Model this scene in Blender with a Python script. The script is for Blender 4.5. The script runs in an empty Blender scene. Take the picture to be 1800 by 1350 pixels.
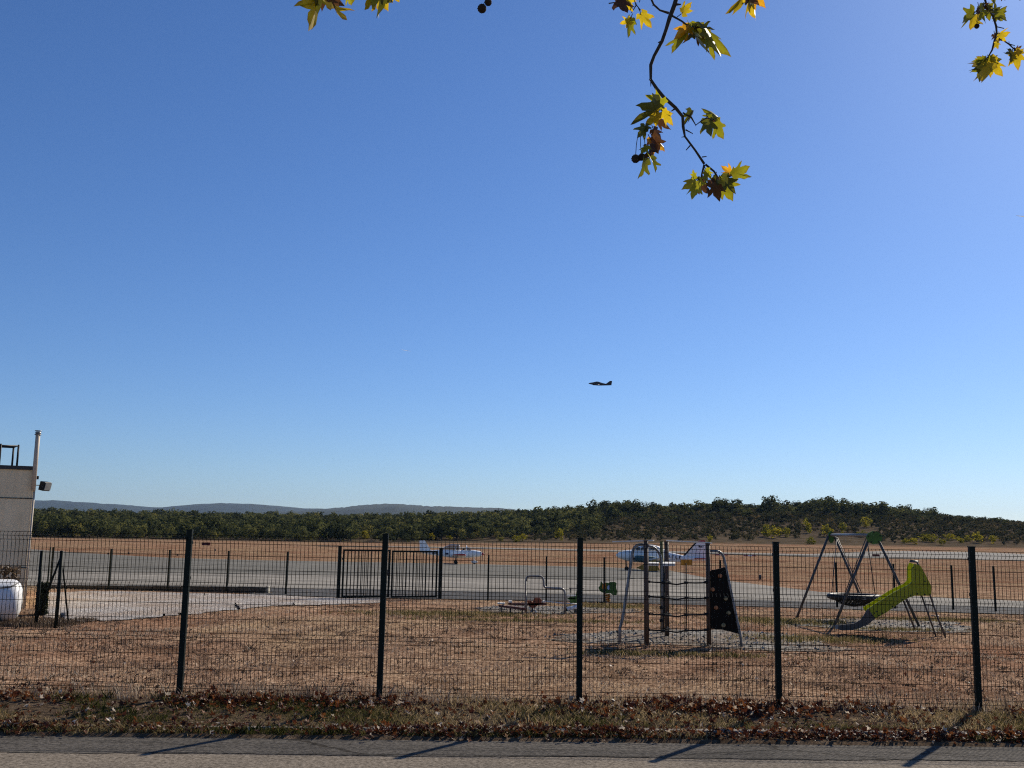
import bpy, bmesh, math, random
import numpy as np
from mathutils import Vector, Matrix

sc = bpy.context.scene
R = math.radians
# ------------------------------------------------------------------ camera
F = 1744.0                      # focal length in pixels of an 1800 px wide picture
ZC = 2.10
PITCH = math.atan((938 - 675) / F)
ROLL = 0.016
HAZE = 3.2e-5
_f = np.array([0, math.cos(PITCH), math.sin(PITCH)])
_u0 = np.array([0, -math.sin(PITCH), math.cos(PITCH)])
_x0 = np.array([1.0, 0, 0])
_r = math.cos(ROLL) * _x0 + math.sin(ROLL) * _u0
_u = math.cos(ROLL) * _u0 - math.sin(ROLL) * _x0
CAM = np.array([0, 0, ZC])
cam = bpy.data.cameras.new('camera')
cam.sensor_width = 36.0
cam.lens = 36.0 * F / 1800.0
cam.clip_start = 0.05
cam.clip_end = 40000
cam_ob = bpy.data.objects.new('camera', cam)
sc.collection.objects.link(cam_ob)
m = Matrix.Identity(4)
for i in range(3):
    m[i][0], m[i][1], m[i][2], m[i][3] = _r[i], _u[i], -_f[i], CAM[i]
cam_ob.matrix_world = m
sc.camera = cam_ob

# ------------------------------------------------------------------ light
SUN_EL, SUN_AZ = 33.5, 37.0     # azimuth to the right of the viewing direction
world = bpy.data.worlds.new('World')
sc.world = world
world.use_nodes = True
wn, wl = world.node_tree.nodes, world.node_tree.links
bg = wn['Background']
sky = wn.new('ShaderNodeTexSky')
sky.sky_type = 'NISHITA'
sky.sun_disc = False
sky.sun_elevation = R(SUN_EL)
sky.sun_rotation = R(SUN_AZ)
sky.altitude = 300
sky.air_density = 1.0
sky.dust_density = 0.35
sky.ozone_density = 2.2
wb = wn.new('ShaderNodeMix'); wb.data_type = 'RGBA'; wb.blend_type = 'MULTIPLY'; wb.inputs[0].default_value = 1.0
wb.inputs[7].default_value = (0.71, 0.882, 1.215, 1)          # the camera's cool daylight balance, over the whole sky
hsv = wn.new('ShaderNodeHueSaturation'); hsv.inputs['Saturation'].default_value = 1.06
wl.new(sky.outputs[0], wb.inputs[6]); wl.new(wb.outputs[2], hsv.inputs['Color']); wl.new(hsv.outputs[0], bg.inputs[0])
bg.inputs[1].default_value = 0.076
sun = bpy.data.lights.new('sun', 'SUN')
sun.energy = 5.0
sun.angle = R(0.53)
sun.color = (1.0, 0.92, 0.78)
sun_ob = bpy.data.objects.new('sun', sun)
sc.collection.objects.link(sun_ob)
_sd = Vector((math.cos(R(SUN_EL)) * math.sin(R(SUN_AZ)), math.cos(R(SUN_EL)) * math.cos(R(SUN_AZ)), math.sin(R(SUN_EL))))
sun_ob.rotation_euler = _sd.to_track_quat('Z', 'Y').to_euler()
sun_ob.location = (20, 30, 40)
sc.view_settings.view_transform = 'Standard'
sc.view_settings.look = 'None'
sc.view_settings.exposure = 0.15
sc.view_settings.gamma = 1.0
sc.render.engine = 'CYCLES'
sc.cycles.use_denoising = False
sc.cycles.filter_width = 1.15
sc.cycles.volume_bounces = 0
sc.cycles.max_bounces = 6
sc.cycles.transparent_max_bounces = 8

# ------------------------------------------------------------------ helpers
rng = np.random.default_rng(7)
random.seed(7)

def tag(o, label=None, cat=None, group=None, kind=None):
    if label: o['label'] = label
    if cat: o['category'] = cat
    if group: o['group'] = group
    if kind: o['kind'] = kind
    return o

def empty(name, loc=(0, 0, 0), rz=0.0):
    o = bpy.data.objects.new(name, None)
    o.empty_display_size = 0.3
    sc.collection.objects.link(o)
    o.location = loc
    o.rotation_euler = (0, 0, rz)
    return o

def link(name, me, parent=None, loc=None, rot=None, scale=None):
    o = bpy.data.objects.new(name, me)
    sc.collection.objects.link(o)
    if parent: o.parent = parent
    if loc is not None: o.location = loc
    if rot is not None: o.rotation_euler = rot
    if scale is not None: o.scale = scale
    return o

def V(*a): return np.array(a, float)

class MB:
    """collects shapes; build() links them as one mesh object"""
    def __init__(s): s.v, s.f, s.sm = [], [], []
    def add(s, vs, fs, smooth=False):
        b = len(s.v)
        s.v.extend([tuple(map(float, p)) for p in vs])
        s.f.extend([tuple(b + i for i in f) for f in fs])
        s.sm.extend([smooth] * len(fs))
        return s
    def box(s, c, d, rz=0.0, ry=0.0, rx=0.0, bev=0.0):
        hx, hy, hz = d[0] / 2, d[1] / 2, d[2] / 2
        M = Matrix.Rotation(rz, 3, 'Z') @ Matrix.Rotation(ry, 3, 'Y') @ Matrix.Rotation(rx, 3, 'X')
        vs = []
        if bev <= 0:
            for z in (-hz, hz):
                for x, y in ((-hx, -hy), (hx, -hy), (hx, hy), (-hx, hy)):
                    vs.append(Vector(c) + M @ Vector((x, y, z)))
            fs = [(3, 2, 1, 0), (4, 5, 6, 7), (0, 1, 5, 4), (1, 2, 6, 5), (2, 3, 7, 6), (3, 0, 4, 7)]
            return s.add(vs, fs)
        b = bev
        rings = []
        for z, k in ((-hz, b), (-hz + b, 0), (hz - b, 0), (hz, b)):
            ax, ay = hx - k, hy - k
            ring = [(-ax + (b if not k else 0), -ay), (ax - (b if not k else 0), -ay), (ax, -ay + (b if not k else 0)), (ax, ay - (b if not k else 0)),
                    (ax - (b if not k else 0), ay), (-ax + (b if not k else 0), ay), (-ax, ay - (b if not k else 0)), (-ax, -ay + (b if not k else 0))]
            rings.append([Vector(c) + M @ Vector((x, y, z)) for x, y in ring])
        for q in rings: vs += q
        fs = [tuple(range(7, -1, -1)), tuple(range(24, 32))]
        for k in range(3):
            for i in range(8):
                j = (i + 1) % 8
                fs.append((k * 8 + i, k * 8 + j, k * 8 + 8 + j, k * 8 + 8 + i))
        return s.add(vs, fs)
    def tube(s, pts, r, n=8, smooth=True, cap=True):
        pts = [Vector(p) for p in pts]
        rr = r if hasattr(r, '__len__') else [r] * len(pts)
        vs, fs = [], []
        t0 = (pts[1] - pts[0]).normalized()
        a = Vector((0, 0, 1)) if abs(t0.z) < 0.9 else Vector((1, 0, 0))
        nrm = t0.cross(a).normalized()
        for i, p in enumerate(pts):
            if i == 0: t = pts[1] - pts[0]
            elif i == len(pts) - 1: t = pts[-1] - pts[-2]
            else: t = (pts[i + 1] - p).normalized() + (p - pts[i - 1]).normalized()
            if t.length < 1e-9: t = t0.copy()
            t.normalize()
            nrm = (nrm - t * nrm.dot(t))
            if nrm.length < 1e-6: nrm = t.orthogonal()
            nrm.normalize()
            bi = t.cross(nrm)
            for k in range(n):
                an = 2 * math.pi * k / n
                vs.append(p + (nrm * math.cos(an) + bi * math.sin(an)) * rr[i])
        for i in range(len(pts) - 1):
            for k in range(n):
                k2 = (k + 1) % n
                fs.append((i * n + k, i * n + k2, (i + 1) * n + k2, (i + 1) * n + k))
        s.add(vs, fs, smooth)
        if cap:
            b = len(s.v) - len(vs)
            s.f.append(tuple(b + k for k in range(n - 1, -1, -1))); s.sm.append(False)
            e = b + (len(pts) - 1) * n
            s.f.append(tuple(e + k for k in range(n))); s.sm.append(False)
        return s
    def loft(s, rings, smooth=True, caps=True):
        n = len(rings[0]); vs = [p for q in rings for p in q]; fs = []
        for i in range(len(rings) - 1):
            for k in range(n):
                k2 = (k + 1) % n
                fs.append((i * n + k, i * n + k2, (i + 1) * n + k2, (i + 1) * n + k))
        s.add(vs, fs, smooth)
        if caps:
            b = len(s.v) - len(vs)
            s.f.append(tuple(b + k for k in range(n - 1, -1, -1))); s.sm.append(False)
            e = b + (len(rings) - 1) * n
            s.f.append(tuple(e + k for k in range(n))); s.sm.append(False)
        return s
    def prism(s, poly, off):
        """poly: list of 3-d points, extruded by vector off"""
        n = len(poly); o = Vector(off)
        a = [Vector(p) for p in poly]; b = [p + o for p in a]
        fs = [tuple(range(n - 1, -1, -1)), tuple(range(n, 2 * n))]
        fs += [(i, (i + 1) % n, n + (i + 1) % n, n + i) for i in range(n)]
        return s.add(a + b, fs)
    def mesh(s, name, mat):
        me = bpy.data.meshes.new(name)
        me.from_pydata(s.v, [], s.f)
        me.polygons.foreach_set('use_smooth', s.sm)
        bm = bmesh.new(); bm.from_mesh(me)
        bmesh.ops.recalc_face_normals(bm, faces=bm.faces[:])
        bm.to_mesh(me); bm.free()
        if mat is not None:
            me.materials.append(mat)
        return me
    def pieces(s):
        """the separate pieces of the collected shapes, as MBs"""
        par = list(range(len(s.v)))
        def find(i):
            while par[i] != i: par[i] = par[par[i]]; i = par[i]
            return i
        for f in s.f:
            a = find(f[0])
            for i in f[1:]: par[find(i)] = a
        comp = {}
        for i in range(len(s.v)): comp.setdefault(find(i), []).append(i)
        keys = list(comp)
        if len(keys) < 2 or len(keys) > 60: return [s]
        P = np.array(s.v); bx_ = [(P[comp[k]].min(0), P[comp[k]].max(0)) for k in keys]
        grp = list(range(len(keys)))
        def fg(i):
            while grp[i] != i: i = grp[i]
            return i
        for i in range(len(keys)):
            for j in range(i):
                e = 0.12 * max(np.linalg.norm(bx_[i][1] - bx_[i][0]), np.linalg.norm(bx_[j][1] - bx_[j][0]))
                if np.all(bx_[i][0] - e < bx_[j][1]) and np.all(bx_[j][0] - e < bx_[i][1]): grp[fg(i)] = fg(j)
        if len({fg(i) for i in range(len(keys))}) < 2: return [s]
        out = {}
        loc = {k: fg(i) for i, k in enumerate(keys)}
        for f, sm in zip(s.f, s.sm):
            g_ = loc[find(f[0])]; q_, mp = out.setdefault(g_, (MB(), {}))
            for i in f:
                if i not in mp: mp[i] = len(q_.v); q_.v.append(s.v[i])
            q_.f.append(tuple(mp[i] for i in f)); q_.sm.append(sm)
        return [a for a, _ in out.values()]
    def build(s, name, mat, parent=None, loc=None, rot=None):
        ps = s.pieces() if parent is not None and name not in ('mesh_panel', 'wires', 'basket_net') else [s]
        o = [link(name, p.mesh(name, mat), parent, loc, rot) for p in ps]
        return o[0]

def arr_mesh(name, verts, faces, mat, tint=None, smooth=False):
    """fast numpy mesh; faces (n,k) index array"""
    me = bpy.data.meshes.new(name)
    verts = np.asarray(verts, np.float32); faces = np.asarray(faces, np.int32)
    n, k = faces.shape
    me.vertices.add(len(verts)); me.vertices.foreach_set('co', verts.ravel())
    me.loops.add(n * k); me.loops.foreach_set('vertex_index', faces.ravel())
    me.polygons.add(n)
    me.polygons.foreach_set('loop_start', np.arange(0, n * k, k, dtype=np.int32))
    me.polygons.foreach_set('loop_total', np.full(n, k, np.int32))
    me.polygons.foreach_set('use_smooth', np.full(n, smooth))
    if tint is not None:
        at = me.attributes.new('tint', 'FLOAT', 'POINT')
        at.data.foreach_set('value', np.asarray(tint, np.float32))
    me.update(calc_edges=True)
    me.materials.append(mat)
    return me

# ------------------------------------------------------------------ terrain
def S(a, b, t):
    q = np.clip((t - a) / (b - a), 0, 1)
    return q * q * (3 - 2 * q)

def H(x, y):
    x = np.asarray(x, float); y = np.asarray(y, float)
    ys = y - 0.03 * np.clip(x, -30, 30)           # the road runs a little askew
    z = -0.09 * (1 - np.clip((ys - 11.4) / 1.4, 0, 1))
    z = z - 0.35 * S(22, 44, y) - 0.85 * S(44, 115, y)
    xc = np.clip(x, -60, 60)
    z = z - 0.012 * xc * S(26, 42, y) * (1 - S(110, 220, y))
    z = z + 1.5 * S(130, 300, y) * S(-60, 80, x)
    z = z + 12.4 * np.exp(-((x - 112) / np.where(x < 112, 104.0, 195.0)) ** 2) * S(285, 470, y) * (1 - 0.6 * S(560, 1200, y))
    z = z + 8.0 * S(300, 660, y) * (1 - S(-80, 120, x))
    return z

def ray(px, py):
    return _f + _r * (px - 900) / F - _u * (py - 675) / F

def aty(px, py, Y):
    d = ray(px, py)
    return CAM + d * (Y / d[1])

def gp(px, py):
    """where the line of sight of a picture point meets the terrain"""
    d = ray(px, py); t0 = 4.0; t = t0
    while t < 2500:
        q = CAM + d * t
        if q[2] < float(H(q[0], q[1])): break
        t0 = t; t *= 1.02
    for _ in range(40):
        m_ = (t0 + t) / 2; q = CAM + d * m_
        if q[2] < float(H(q[0], q[1])): t = m_
        else: t0 = m_
    return CAM + d * t

def hz(x, y): return float(H(x, y))

# ------------------------------------------------------------------ materials
def nodes_of(name):
    mt = bpy.data.materials.new(name); mt.use_nodes = True
    nt = mt.node_tree
    return mt, nt.nodes, nt.links, nt.nodes['Principled BSDF']

def ramp(n, stops):
    r_ = n.new('ShaderNodeValToRGB')
    e = r_.color_ramp.elements
    while len(e) > 1: e.remove(e[-1])
    e[0].position, e[0].color = stops[0][0], (*stops[0][1], 1)
    for p_, c_ in stops[1:]:
        q = e.new(p_); q.color = (*c_, 1)
    return r_

def noise(n, l, scale, detail=4, rough=0.55, vec=None, dist=0.0):
    t = n.new('ShaderNodeTexNoise')
    t.inputs['Scale'].default_value = scale; t.inputs['Detail'].default_value = detail
    t.inputs['Roughness'].default_value = rough; t.inputs['Distortion'].default_value = dist
    if vec is not None: l.new(vec, t.inputs['Vector'])
    return t

def mixc(n, l, fac, a, b, mode='MIX'):
    mx = n.new('ShaderNodeMix'); mx.data_type = 'RGBA'; mx.blend_type = mode
    for sck, val in ((mx.inputs[0], fac), (mx.inputs[6], a), (mx.inputs[7], b)):
        if hasattr(val, 'is_output') or isinstance(val, bpy.types.NodeSocket): l.new(val, sck)
        elif isinstance(val, (int, float)): sck.default_value = val
        else: sck.default_value = (*val, 1)
    return mx.outputs[2]

def bump(n, l, h, strength, dist, bs):
    b = n.new('ShaderNodeBump'); b.inputs['Strength'].default_value = strength; b.inputs['Distance'].default_value = dist
    l.new(h, b.inputs['Height']); l.new(b.outputs[0], bs.inputs['Normal'])

def paint(name, col, rough=0.5, var=0.25, scale=6.0, metal=0.0, bmp=0.0, bscale=60, spec=0.3):
    mt, n, l, bs = nodes_of(name)
    tc = n.new('ShaderNodeTexCoord')
    t = noise(n, l, scale, 5, 0.6, tc.outputs['Object'])
    r_ = ramp(n, [(0.25, tuple(c * (1 - var) for c in col)), (0.75, tuple(min(1, c * (1 + var)) for c in col))])
    l.new(t.outputs[0], r_.inputs[0]); l.new(r_.outputs[0], bs.inputs['Base Color'])
    bs.inputs['Roughness'].default_value = rough; bs.inputs['Metallic'].default_value = metal; bs.inputs['Specular IOR Level'].default_value = spec
    if bmp:
        t2 = noise(n, l, bscale, 3, 0.6, tc.outputs['Object']); bump(n, l, t2.outputs[0], bmp, 0.01, bs)
    return mt

def leafy(name, stops, trans=0.35, rough=0.55, attr='tint', obj_random=False, spec=0.3):
    """diffuse plus light through the leaf; colour from a per-leaf value"""
    mt, n, l, bs = nodes_of(name)
    if obj_random:
        oi = n.new('ShaderNodeObjectInfo'); at = n.new('ShaderNodeAttribute'); at.attribute_name = attr
        ad = n.new('ShaderNodeMath'); ad.operation = 'MULTIPLY_ADD'; ad.inputs[1].default_value = 0.45
        l.new(oi.outputs['Random'], ad.inputs[0])
        m2 = n.new('ShaderNodeMath'); m2.operation = 'MULTIPLY'; m2.inputs[1].default_value = 0.55
        l.new(at.outputs['Fac'], m2.inputs[0]); l.new(m2.outputs[0], ad.inputs[2]); val = ad.outputs[0]
    else:
        at = n.new('ShaderNodeAttribute'); at.attribute_name = attr; val = at.outputs['Fac']
    r_ = ramp(n, stops); l.new(val, r_.inputs[0])
    l.new(r_.outputs[0], bs.inputs['Base Color'])
    bs.inputs['Roughness'].default_value = rough
    bs.inputs['Specular IOR Level'].default_value = spec
    tr = n.new('ShaderNodeBsdfTranslucent'); l.new(r_.outputs[0], tr.inputs[0])
    mx = n.new('ShaderNodeMixShader'); mx.inputs[0].default_value = trans
    l.new(bs.outputs[0], mx.inputs[1]); l.new(tr.outputs[0], mx.inputs[2])
    l.new(mx.outputs[0], n['Material Output'].inputs['Surface'])
    return mt

def ground_material():
    mt, n, l, bs = nodes_of('dry_field')
    g = n.new('ShaderNodeNewGeometry'); pos = g.outputs['Position']
    sp = n.new('ShaderNodeSeparateXYZ'); l.new(pos, sp.inputs[0])
    big = noise(n, l, 0.09, 5, 0.6, pos, 0.6); mid = noise(n, l, 0.8, 6, 0.65, pos, 0.3); fine = noise(n, l, 9.0, 6, 0.75, pos)
    c1 = ramp(n, [(0.36, (0.070, 0.042, 0.028)), (0.43, (0.195, 0.122, 0.082)), (0.50, (0.38, 0.250, 0.172)), (0.59, (0.56, 0.40, 0.285)), (0.70, (0.74, 0.57, 0.43))])
    l.new(fine.outputs[0], c1.inputs[0])
    c2 = ramp(n, [(0.34, (0.48, 0.42, 0.38)), (0.48, (0.95, 0.90, 0.85)), (0.68, (1.3, 1.28, 1.2))])
    l.new(mid.outputs[0], c2.inputs[0])
    col = mixc(n, l, 1.0, c1.outputs[0], c2.outputs[0], 'MULTIPLY')
    c3 = ramp(n, [(0.36, (0.80, 0.62, 0.54)), (0.5, (1, 0.96, 0.92)), (0.66, (1.15, 1.22, 1.05))])
    l.new(big.outputs[0], c3.inputs[0])
    col = mixc(n, l, 0.8, col, c3.outputs[0], 'MULTIPLY')
    mf = n.new('ShaderNodeMapRange'); mf.inputs[1].default_value = 55; mf.inputs[2].default_value = 95; l.new(sp.outputs[1], mf.inputs[0])
    redder = mixc(n, l, 1.0, col, (0.75, 0.735, 0.72), 'MULTIPLY')     # the airfield's own redder, barer soil
    col = mixc(n, l, mf.outputs[0], col, redder)
    # scrubby soil under the wood beyond the airfield
    mr = n.new('ShaderNodeMapRange'); mr.inputs[1].default_value = 272; mr.inputs[2].default_value = 300
    ad = n.new('ShaderNodeMath'); ad.operation = 'MULTIPLY_ADD'; ad.inputs[1].default_value = 60
    l.new(big.outputs[0], ad.inputs[0]); l.new(sp.outputs[1], ad.inputs[2])
    sb = n.new('ShaderNodeMath'); sb.operation = 'SUBTRACT'; sb.inputs[1].default_value = 30; l.new(ad.outputs[0], sb.inputs[0])
    l.new(sb.outputs[0], mr.inputs[0])
    soil = ramp(n, [(0.3, (0.055, 0.043, 0.027)), (0.55, (0.11, 0.082, 0.053)), (0.75, (0.18, 0.13, 0.085))])
    l.new(noise(n, l, 0.25, 5, 0.65, pos).outputs[0], soil.inputs[0])
    col = mixc(n, l, mr.outputs[0], col, soil.outputs[0])
    # verge between road and fence: darker earth
    mv = n.new('ShaderNodeMapRange'); mv.inputs[1].default_value = 12.7; mv.inputs[2].default_value = 13.3
    l.new(sp.outputs[1], mv.inputs[0])
    verge = ramp(n, [(0.3, (0.06, 0.04, 0.026)), (0.5, (0.14, 0.098, 0.064)), (0.7, (0.24, 0.175, 0.12))])
    l.new(noise(n, l, 7.0, 6, 0.7, pos).outputs[0], verge.inputs[0])
    col = mixc(n, l, mv.outputs[0], verge.outputs[0], col)
    l.new(col, bs.inputs['Base Color'])
    bs.inputs['Roughness'].default_value = 0.95; bs.inputs['Specular IOR Level'].default_value = 0.0
    hh = n.new('ShaderNodeMath'); hh.operation = 'ADD'; l.new(fine.outputs[0], hh.inputs[0]); l.new(mid.outputs[0], hh.inputs[1])
    bump(n, l, hh.outputs[0], 0.9, 0.12, bs)
    return mt

def asphalt(name, dark, light, scale=55, streak=0.0, crack=False, aggregate=(0.0, 0.0, 0.0)):
    mt, n, l, bs = nodes_of(name)
    g = n.new('ShaderNodeNewGeometry'); pos = g.outputs['Position']
    fine = noise(n, l, scale, 5, 0.8, pos); big = noise(n, l, 0.6, 5, 0.6, pos, 0.5)
    mp = n.new('ShaderNodeMapping'); mp.inputs['Scale'].default_value = (0.08, 1.1, 1); l.new(pos, mp.inputs[0])
    st = noise(n, l, 1.0, 5, 0.6, mp.outputs[0])
    c1 = ramp(n, [(0.33, dark), (0.67, light)]); l.new(fine.outputs[0], c1.inputs[0])
    c2 = ramp(n, [(0.3, (0.75, 0.75, 0.75)), (0.7, (1.15, 1.13, 1.1))]); l.new(big.outputs[0], c2.inputs[0])
    col = mixc(n, l, 1.0, c1.outputs[0], c2.outputs[0], 'MULTIPLY')
    if streak:
        c3 = ramp(n, [(0.35, (0.6, 0.6, 0.6)), (0.65, (1.2, 1.2, 1.2))]); l.new(st.outputs[0], c3.inputs[0])
        col = mixc(n, l, streak, col, c3.outputs[0], 'MULTIPLY')
    if crack:
        mp2 = n.new('ShaderNodeMapping'); mp2.inputs['Scale'].default_value = (0.5, 1.6, 1); l.new(pos, mp2.inputs[0])
        vo = n.new('ShaderNodeTexVoronoi'); vo.feature = 'DISTANCE_TO_EDGE'; vo.inputs['Scale'].default_value = 0.55
        wob = noise(n, l, 3.0, 5, 0.7, mp2.outputs[0])
        vm = n.new('ShaderNodeMix'); vm.data_type = 'RGBA'; vm.inputs[0].default_value = 0.14
        l.new(mp2.outputs[0], vm.inputs[6]); l.new(wob.outputs['Color'], vm.inputs[7]); l.new(vm.outputs[2], vo.inputs['Vector'])
        cr = ramp(n, [(0.004, (0.35, 0.33, 0.3)), (0.012, (1, 1, 1))]); l.new(vo.outputs['Distance'], cr.inputs[0])
        col = mixc(n, l, 0.85, col, cr.outputs[0], 'MULTIPLY')
    l.new(col, bs.inputs['Base Color'])
    bs.inputs['Roughness'].default_value = 0.9; bs.inputs['Specular IOR Level'].default_value = 0.04
    bump(n, l, fine.outputs[0], 0.6, 0.012, bs)
    return mt

def gravel_material(name, cols, scale=22):
    mt, n, l, bs = nodes_of(name)
    g = n.new('ShaderNodeNewGeometry'); pos = g.outputs['Position']
    vo = n.new('ShaderNodeTexVoronoi'); vo.inputs['Scale'].default_value = scale; l.new(pos, vo.inputs['Vector'])
    sp = n.new('ShaderNodeSeparateColor'); l.new(vo.outputs['Color'], sp.inputs[0])
    c1 = ramp(n, [(0.1, cols[0]), (0.5, cols[1]), (0.9, cols[2])]); l.new(sp.outputs[0], c1.inputs[0])
    big = noise(n, l, 0.5, 5, 0.65, pos, 0.5)
    c2 = ramp(n, [(0.38, cols[3]), (0.58, (1, 1, 1))]); l.new(big.outputs[0], c2.inputs[0])
    col = mixc(n, l, 1.0, c1.outputs[0], c2.outputs[0], 'MULTIPLY')
    l.new(col, bs.inputs['Base Color']); bs.inputs['Roughness'].default_value = 0.9
    bs.inputs['Specular IOR Level'].default_value = 0.2
    iv = n.new('ShaderNodeMath'); iv.operation = 'SUBTRACT'; iv.inputs[0].default_value = 1.0; l.new(vo.outputs['Distance'], iv.inputs[1])
    bump(n, l, iv.outputs[0], 1.0, 0.04, bs)
    return mt

M = {}
M['ground'] = ground_material()
M['road'] = asphalt('road_asphalt', (0.048, 0.038, 0.028), (0.33, 0.278, 0.22), 24)
M['road_dark'] = asphalt('road_edge_asphalt', (0.03, 0.027, 0.023), (0.22, 0.195, 0.165), 24, 0.6, True)
M['apron'] = asphalt('apron_concrete', (0.215, 0.195, 0.165), (0.35, 0.318, 0.27), 6, 0.7)
M['apron_dark'] = asphalt('apron_asphalt', (0.13, 0.122, 0.102), (0.24, 0.223, 0.19), 6, 0.8)
M['service'] = asphalt('service_road_asphalt', (0.055, 0.054, 0.054), (0.13, 0.127, 0.124), 9, 0.5)
M['runway'] = asphalt('runway_surface', (0.21, 0.19, 0.165), (0.32, 0.295, 0.255), 2, 0.4)
M['gravel_pale'] = gravel_material('pale_gravel', ((0.17, 0.145, 0.125), (0.38, 0.335, 0.295), (0.62, 0.57, 0.52), (0.82, 0.72, 0.63)))
M['gravel_grey'] = gravel_material('grey_gravel', ((0.05, 0.043, 0.034), (0.14, 0.124, 0.10), (0.32, 0.29, 0.245), (0.85, 0.62, 0.45)), 14)
M['kerb'] = paint('kerb_concrete', (0.20, 0.165, 0.13), 0.9, 0.35, 9, 0, 0.5, 80)
M['fence_green'] = paint('dark_green_coating', (0.006, 0.010, 0.007), 0.55, 0.3, 12, spec=0.15)
M['fence_wire'] = paint('dark_green_wire', (0.006, 0.010, 0.007), 0.6, 0.2, 12, spec=0.1)
M['steel'] = paint('galvanised_steel', (0.21, 0.205, 0.195), 0.45, 0.25, 14, 0.35)
M['dark_steel'] = paint('weathered_steel', (0.085, 0.08, 0.075), 0.5, 0.3, 14, 0.2)
M['render'] = paint('cream_render', (0.68, 0.56, 0.40), 0.92, 0.16, 1.2, 0, 0.3, 90)
def stained(name, col):
    """render with long faint run-off stains and blotches"""
    mt, n, l, bs = nodes_of(name)
    tc = n.new('ShaderNodeTexCoord'); mp = n.new('ShaderNodeMapping'); mp.inputs['Scale'].default_value = (5, 5, .35); l.new(tc.outputs['Object'], mp.inputs[0])
    st = noise(n, l, 1.0, 6, .65, mp.outputs[0]); bl = noise(n, l, .9, 6, .7, tc.outputs['Object']); fi = noise(n, l, 45, 3, .6, tc.outputs['Object'])
    a = ramp(n, [(.36, (.70, .64, .56)), (.55, (1, 1, 1))]); l.new(st.outputs[0], a.inputs[0])
    b = ramp(n, [(.3, tuple(c * .82 for c in col)), (.7, tuple(c * 1.06 for c in col))]); l.new(bl.outputs[0], b.inputs[0])
    l.new(mixc(n, l, .35, b.outputs[0], a.outputs[0], 'MULTIPLY'), bs.inputs['Base Color']); bs.inputs['Roughness'].default_value = .93
    bump(n, l, fi.outputs[0], .4, .006, bs); return mt
M['render'] = stained('cream_render_wall', (0.86, 0.69, 0.44))
M['trim'] = paint('dark_roof_trim', (0.05, 0.048, 0.045), 0.6, 0.2, 8)
M['flue'] = paint('cream_flue_pipe', (0.46, 0.38, 0.29), 0.55, 0.15, 8)
M['tank'] = paint('white_tank_paint', (0.82, 0.79, 0.74), 0.32, 0.06, 3)
M['black'] = paint('black_rubber', (0.012, 0.012, 0.012), 0.55, 0.3, 10)
M['rope'] = paint('black_rope', (0.022, 0.02, 0.018), 0.85, 0.3, 40)
M['wood_post'] = paint('brown_post_paint', (0.09, 0.055, 0.035), 0.6, 0.35, 7)
M['panel_black'] = paint('black_climbing_panel', (0.008, 0.006, 0.005), 0.6, 0.3, 5, spec=0.1)
M['hold_a'] = paint('orange_hold', (0.40, 0.17, 0.07), 0.6, 0.2, 20)
M['hold_b'] = paint('pale_hold', (0.30, 0.25, 0.13), 0.6, 0.2, 20)
M['roof_panel'] = paint('grey_board', (0.66, 0.63, 0.56), 0.6, 0.15, 6)
M['olive'] = paint('olive_panel', (0.20, 0.17, 0.05), 0.6, 0.25, 6)
M['orange'] = paint('orange_panel', (0.62, 0.25, 0.02), 0.5, 0.2, 6)
M['lime'] = leafy('shaded_lime_plastic', [(0, (0.30, 0.315, 0.012)), (1, (0.30, 0.315, 0.012))], 0.04, 0.5)  # near slide panel: its shade is put into the base colour
M['lime_lit'] = leafy('sunlit_lime_plastic', [(0, (0.50, 0.53, 0.012)), (1, (0.50, 0.53, 0.012))], 0.45, 0.45)  # same plastic for the far panel, light from behind put into colour
M['green_panel'] = paint('green_panel', (0.055, 0.13, 0.02), 0.5, 0.25, 6)
M['slide_exit'] = paint('worn_slide_exit', (0.095, 0.082, 0.07), 0.6, 0.3, 5, 0.1)
M['rust'] = paint('rust_brown_board', (0.13, 0.045, 0.03), 0.6, 0.3, 6)
M['redbrown'] = paint('red_brown_panel', (0.30, 0.085, 0.035), 0.55, 0.25, 6)
M['blue'] = paint('pale_blue_panel', (0.35, 0.50, 0.68), 0.5, 0.1, 6)
M['white'] = paint('white_paint', (0.78, 0.78, 0.78), 0.35, 0.05, 3)
M['plane_grey'] = paint('aircraft_white_paint', (0.86, 0.84, 0.80), 0.28, 0.06, 2)
M['plane_red'] = paint('aircraft_red_paint', (0.40, 0.03, 0.04), 0.35, 0.1, 3)
M['plane_dark'] = paint('dark_aircraft_paint', (0.03, 0.03, 0.04), 0.4, 0.2, 2)
M['navy'] = paint('navy_marking', (0.02, 0.025, 0.06), 0.5, 0.1, 3)
M['cover'] = paint('teal_engine_cover', (0.05, 0.11, 0.12), 0.6, 0.2, 3)
M['ochre'] = paint('ochre_wing_paint', (0.30, 0.20, 0.09), 0.5, 0.2, 3)
M['sign_red'] = paint('dark_red_sign', (0.12, 0.02, 0.015), 0.6, 0.2, 3)
M['concrete'] = paint('sunlit_wall_concrete', (0.42, 0.38, 0.30), 0.9, 0.2, 3)  # low wall's end face, sunlight painted into the concrete colour
M['wall_shaded'] = paint('shaded_wall_concrete', (0.075, 0.07, 0.06), 0.95, 0.4, 2.5, 0, 0.4, 30)  # same wall's near face, shade painted into the concrete colour
M['bark'] = paint('twig_bark', (0.055, 0.042, 0.032), 0.9, 0.5, 40, 0, 0.6, 120)
M['trunk'] = paint('plane_bark', (0.20, 0.18, 0.13), 0.9, 0.5, 3, 0, 0.6, 30)
M['seed'] = paint('seed_ball', (0.045, 0.028, 0.018), 0.95, 0.5, 90, 0, 1.0, 150)
gl, n_, l_, b_ = nodes_of('tinted_glass')
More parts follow.
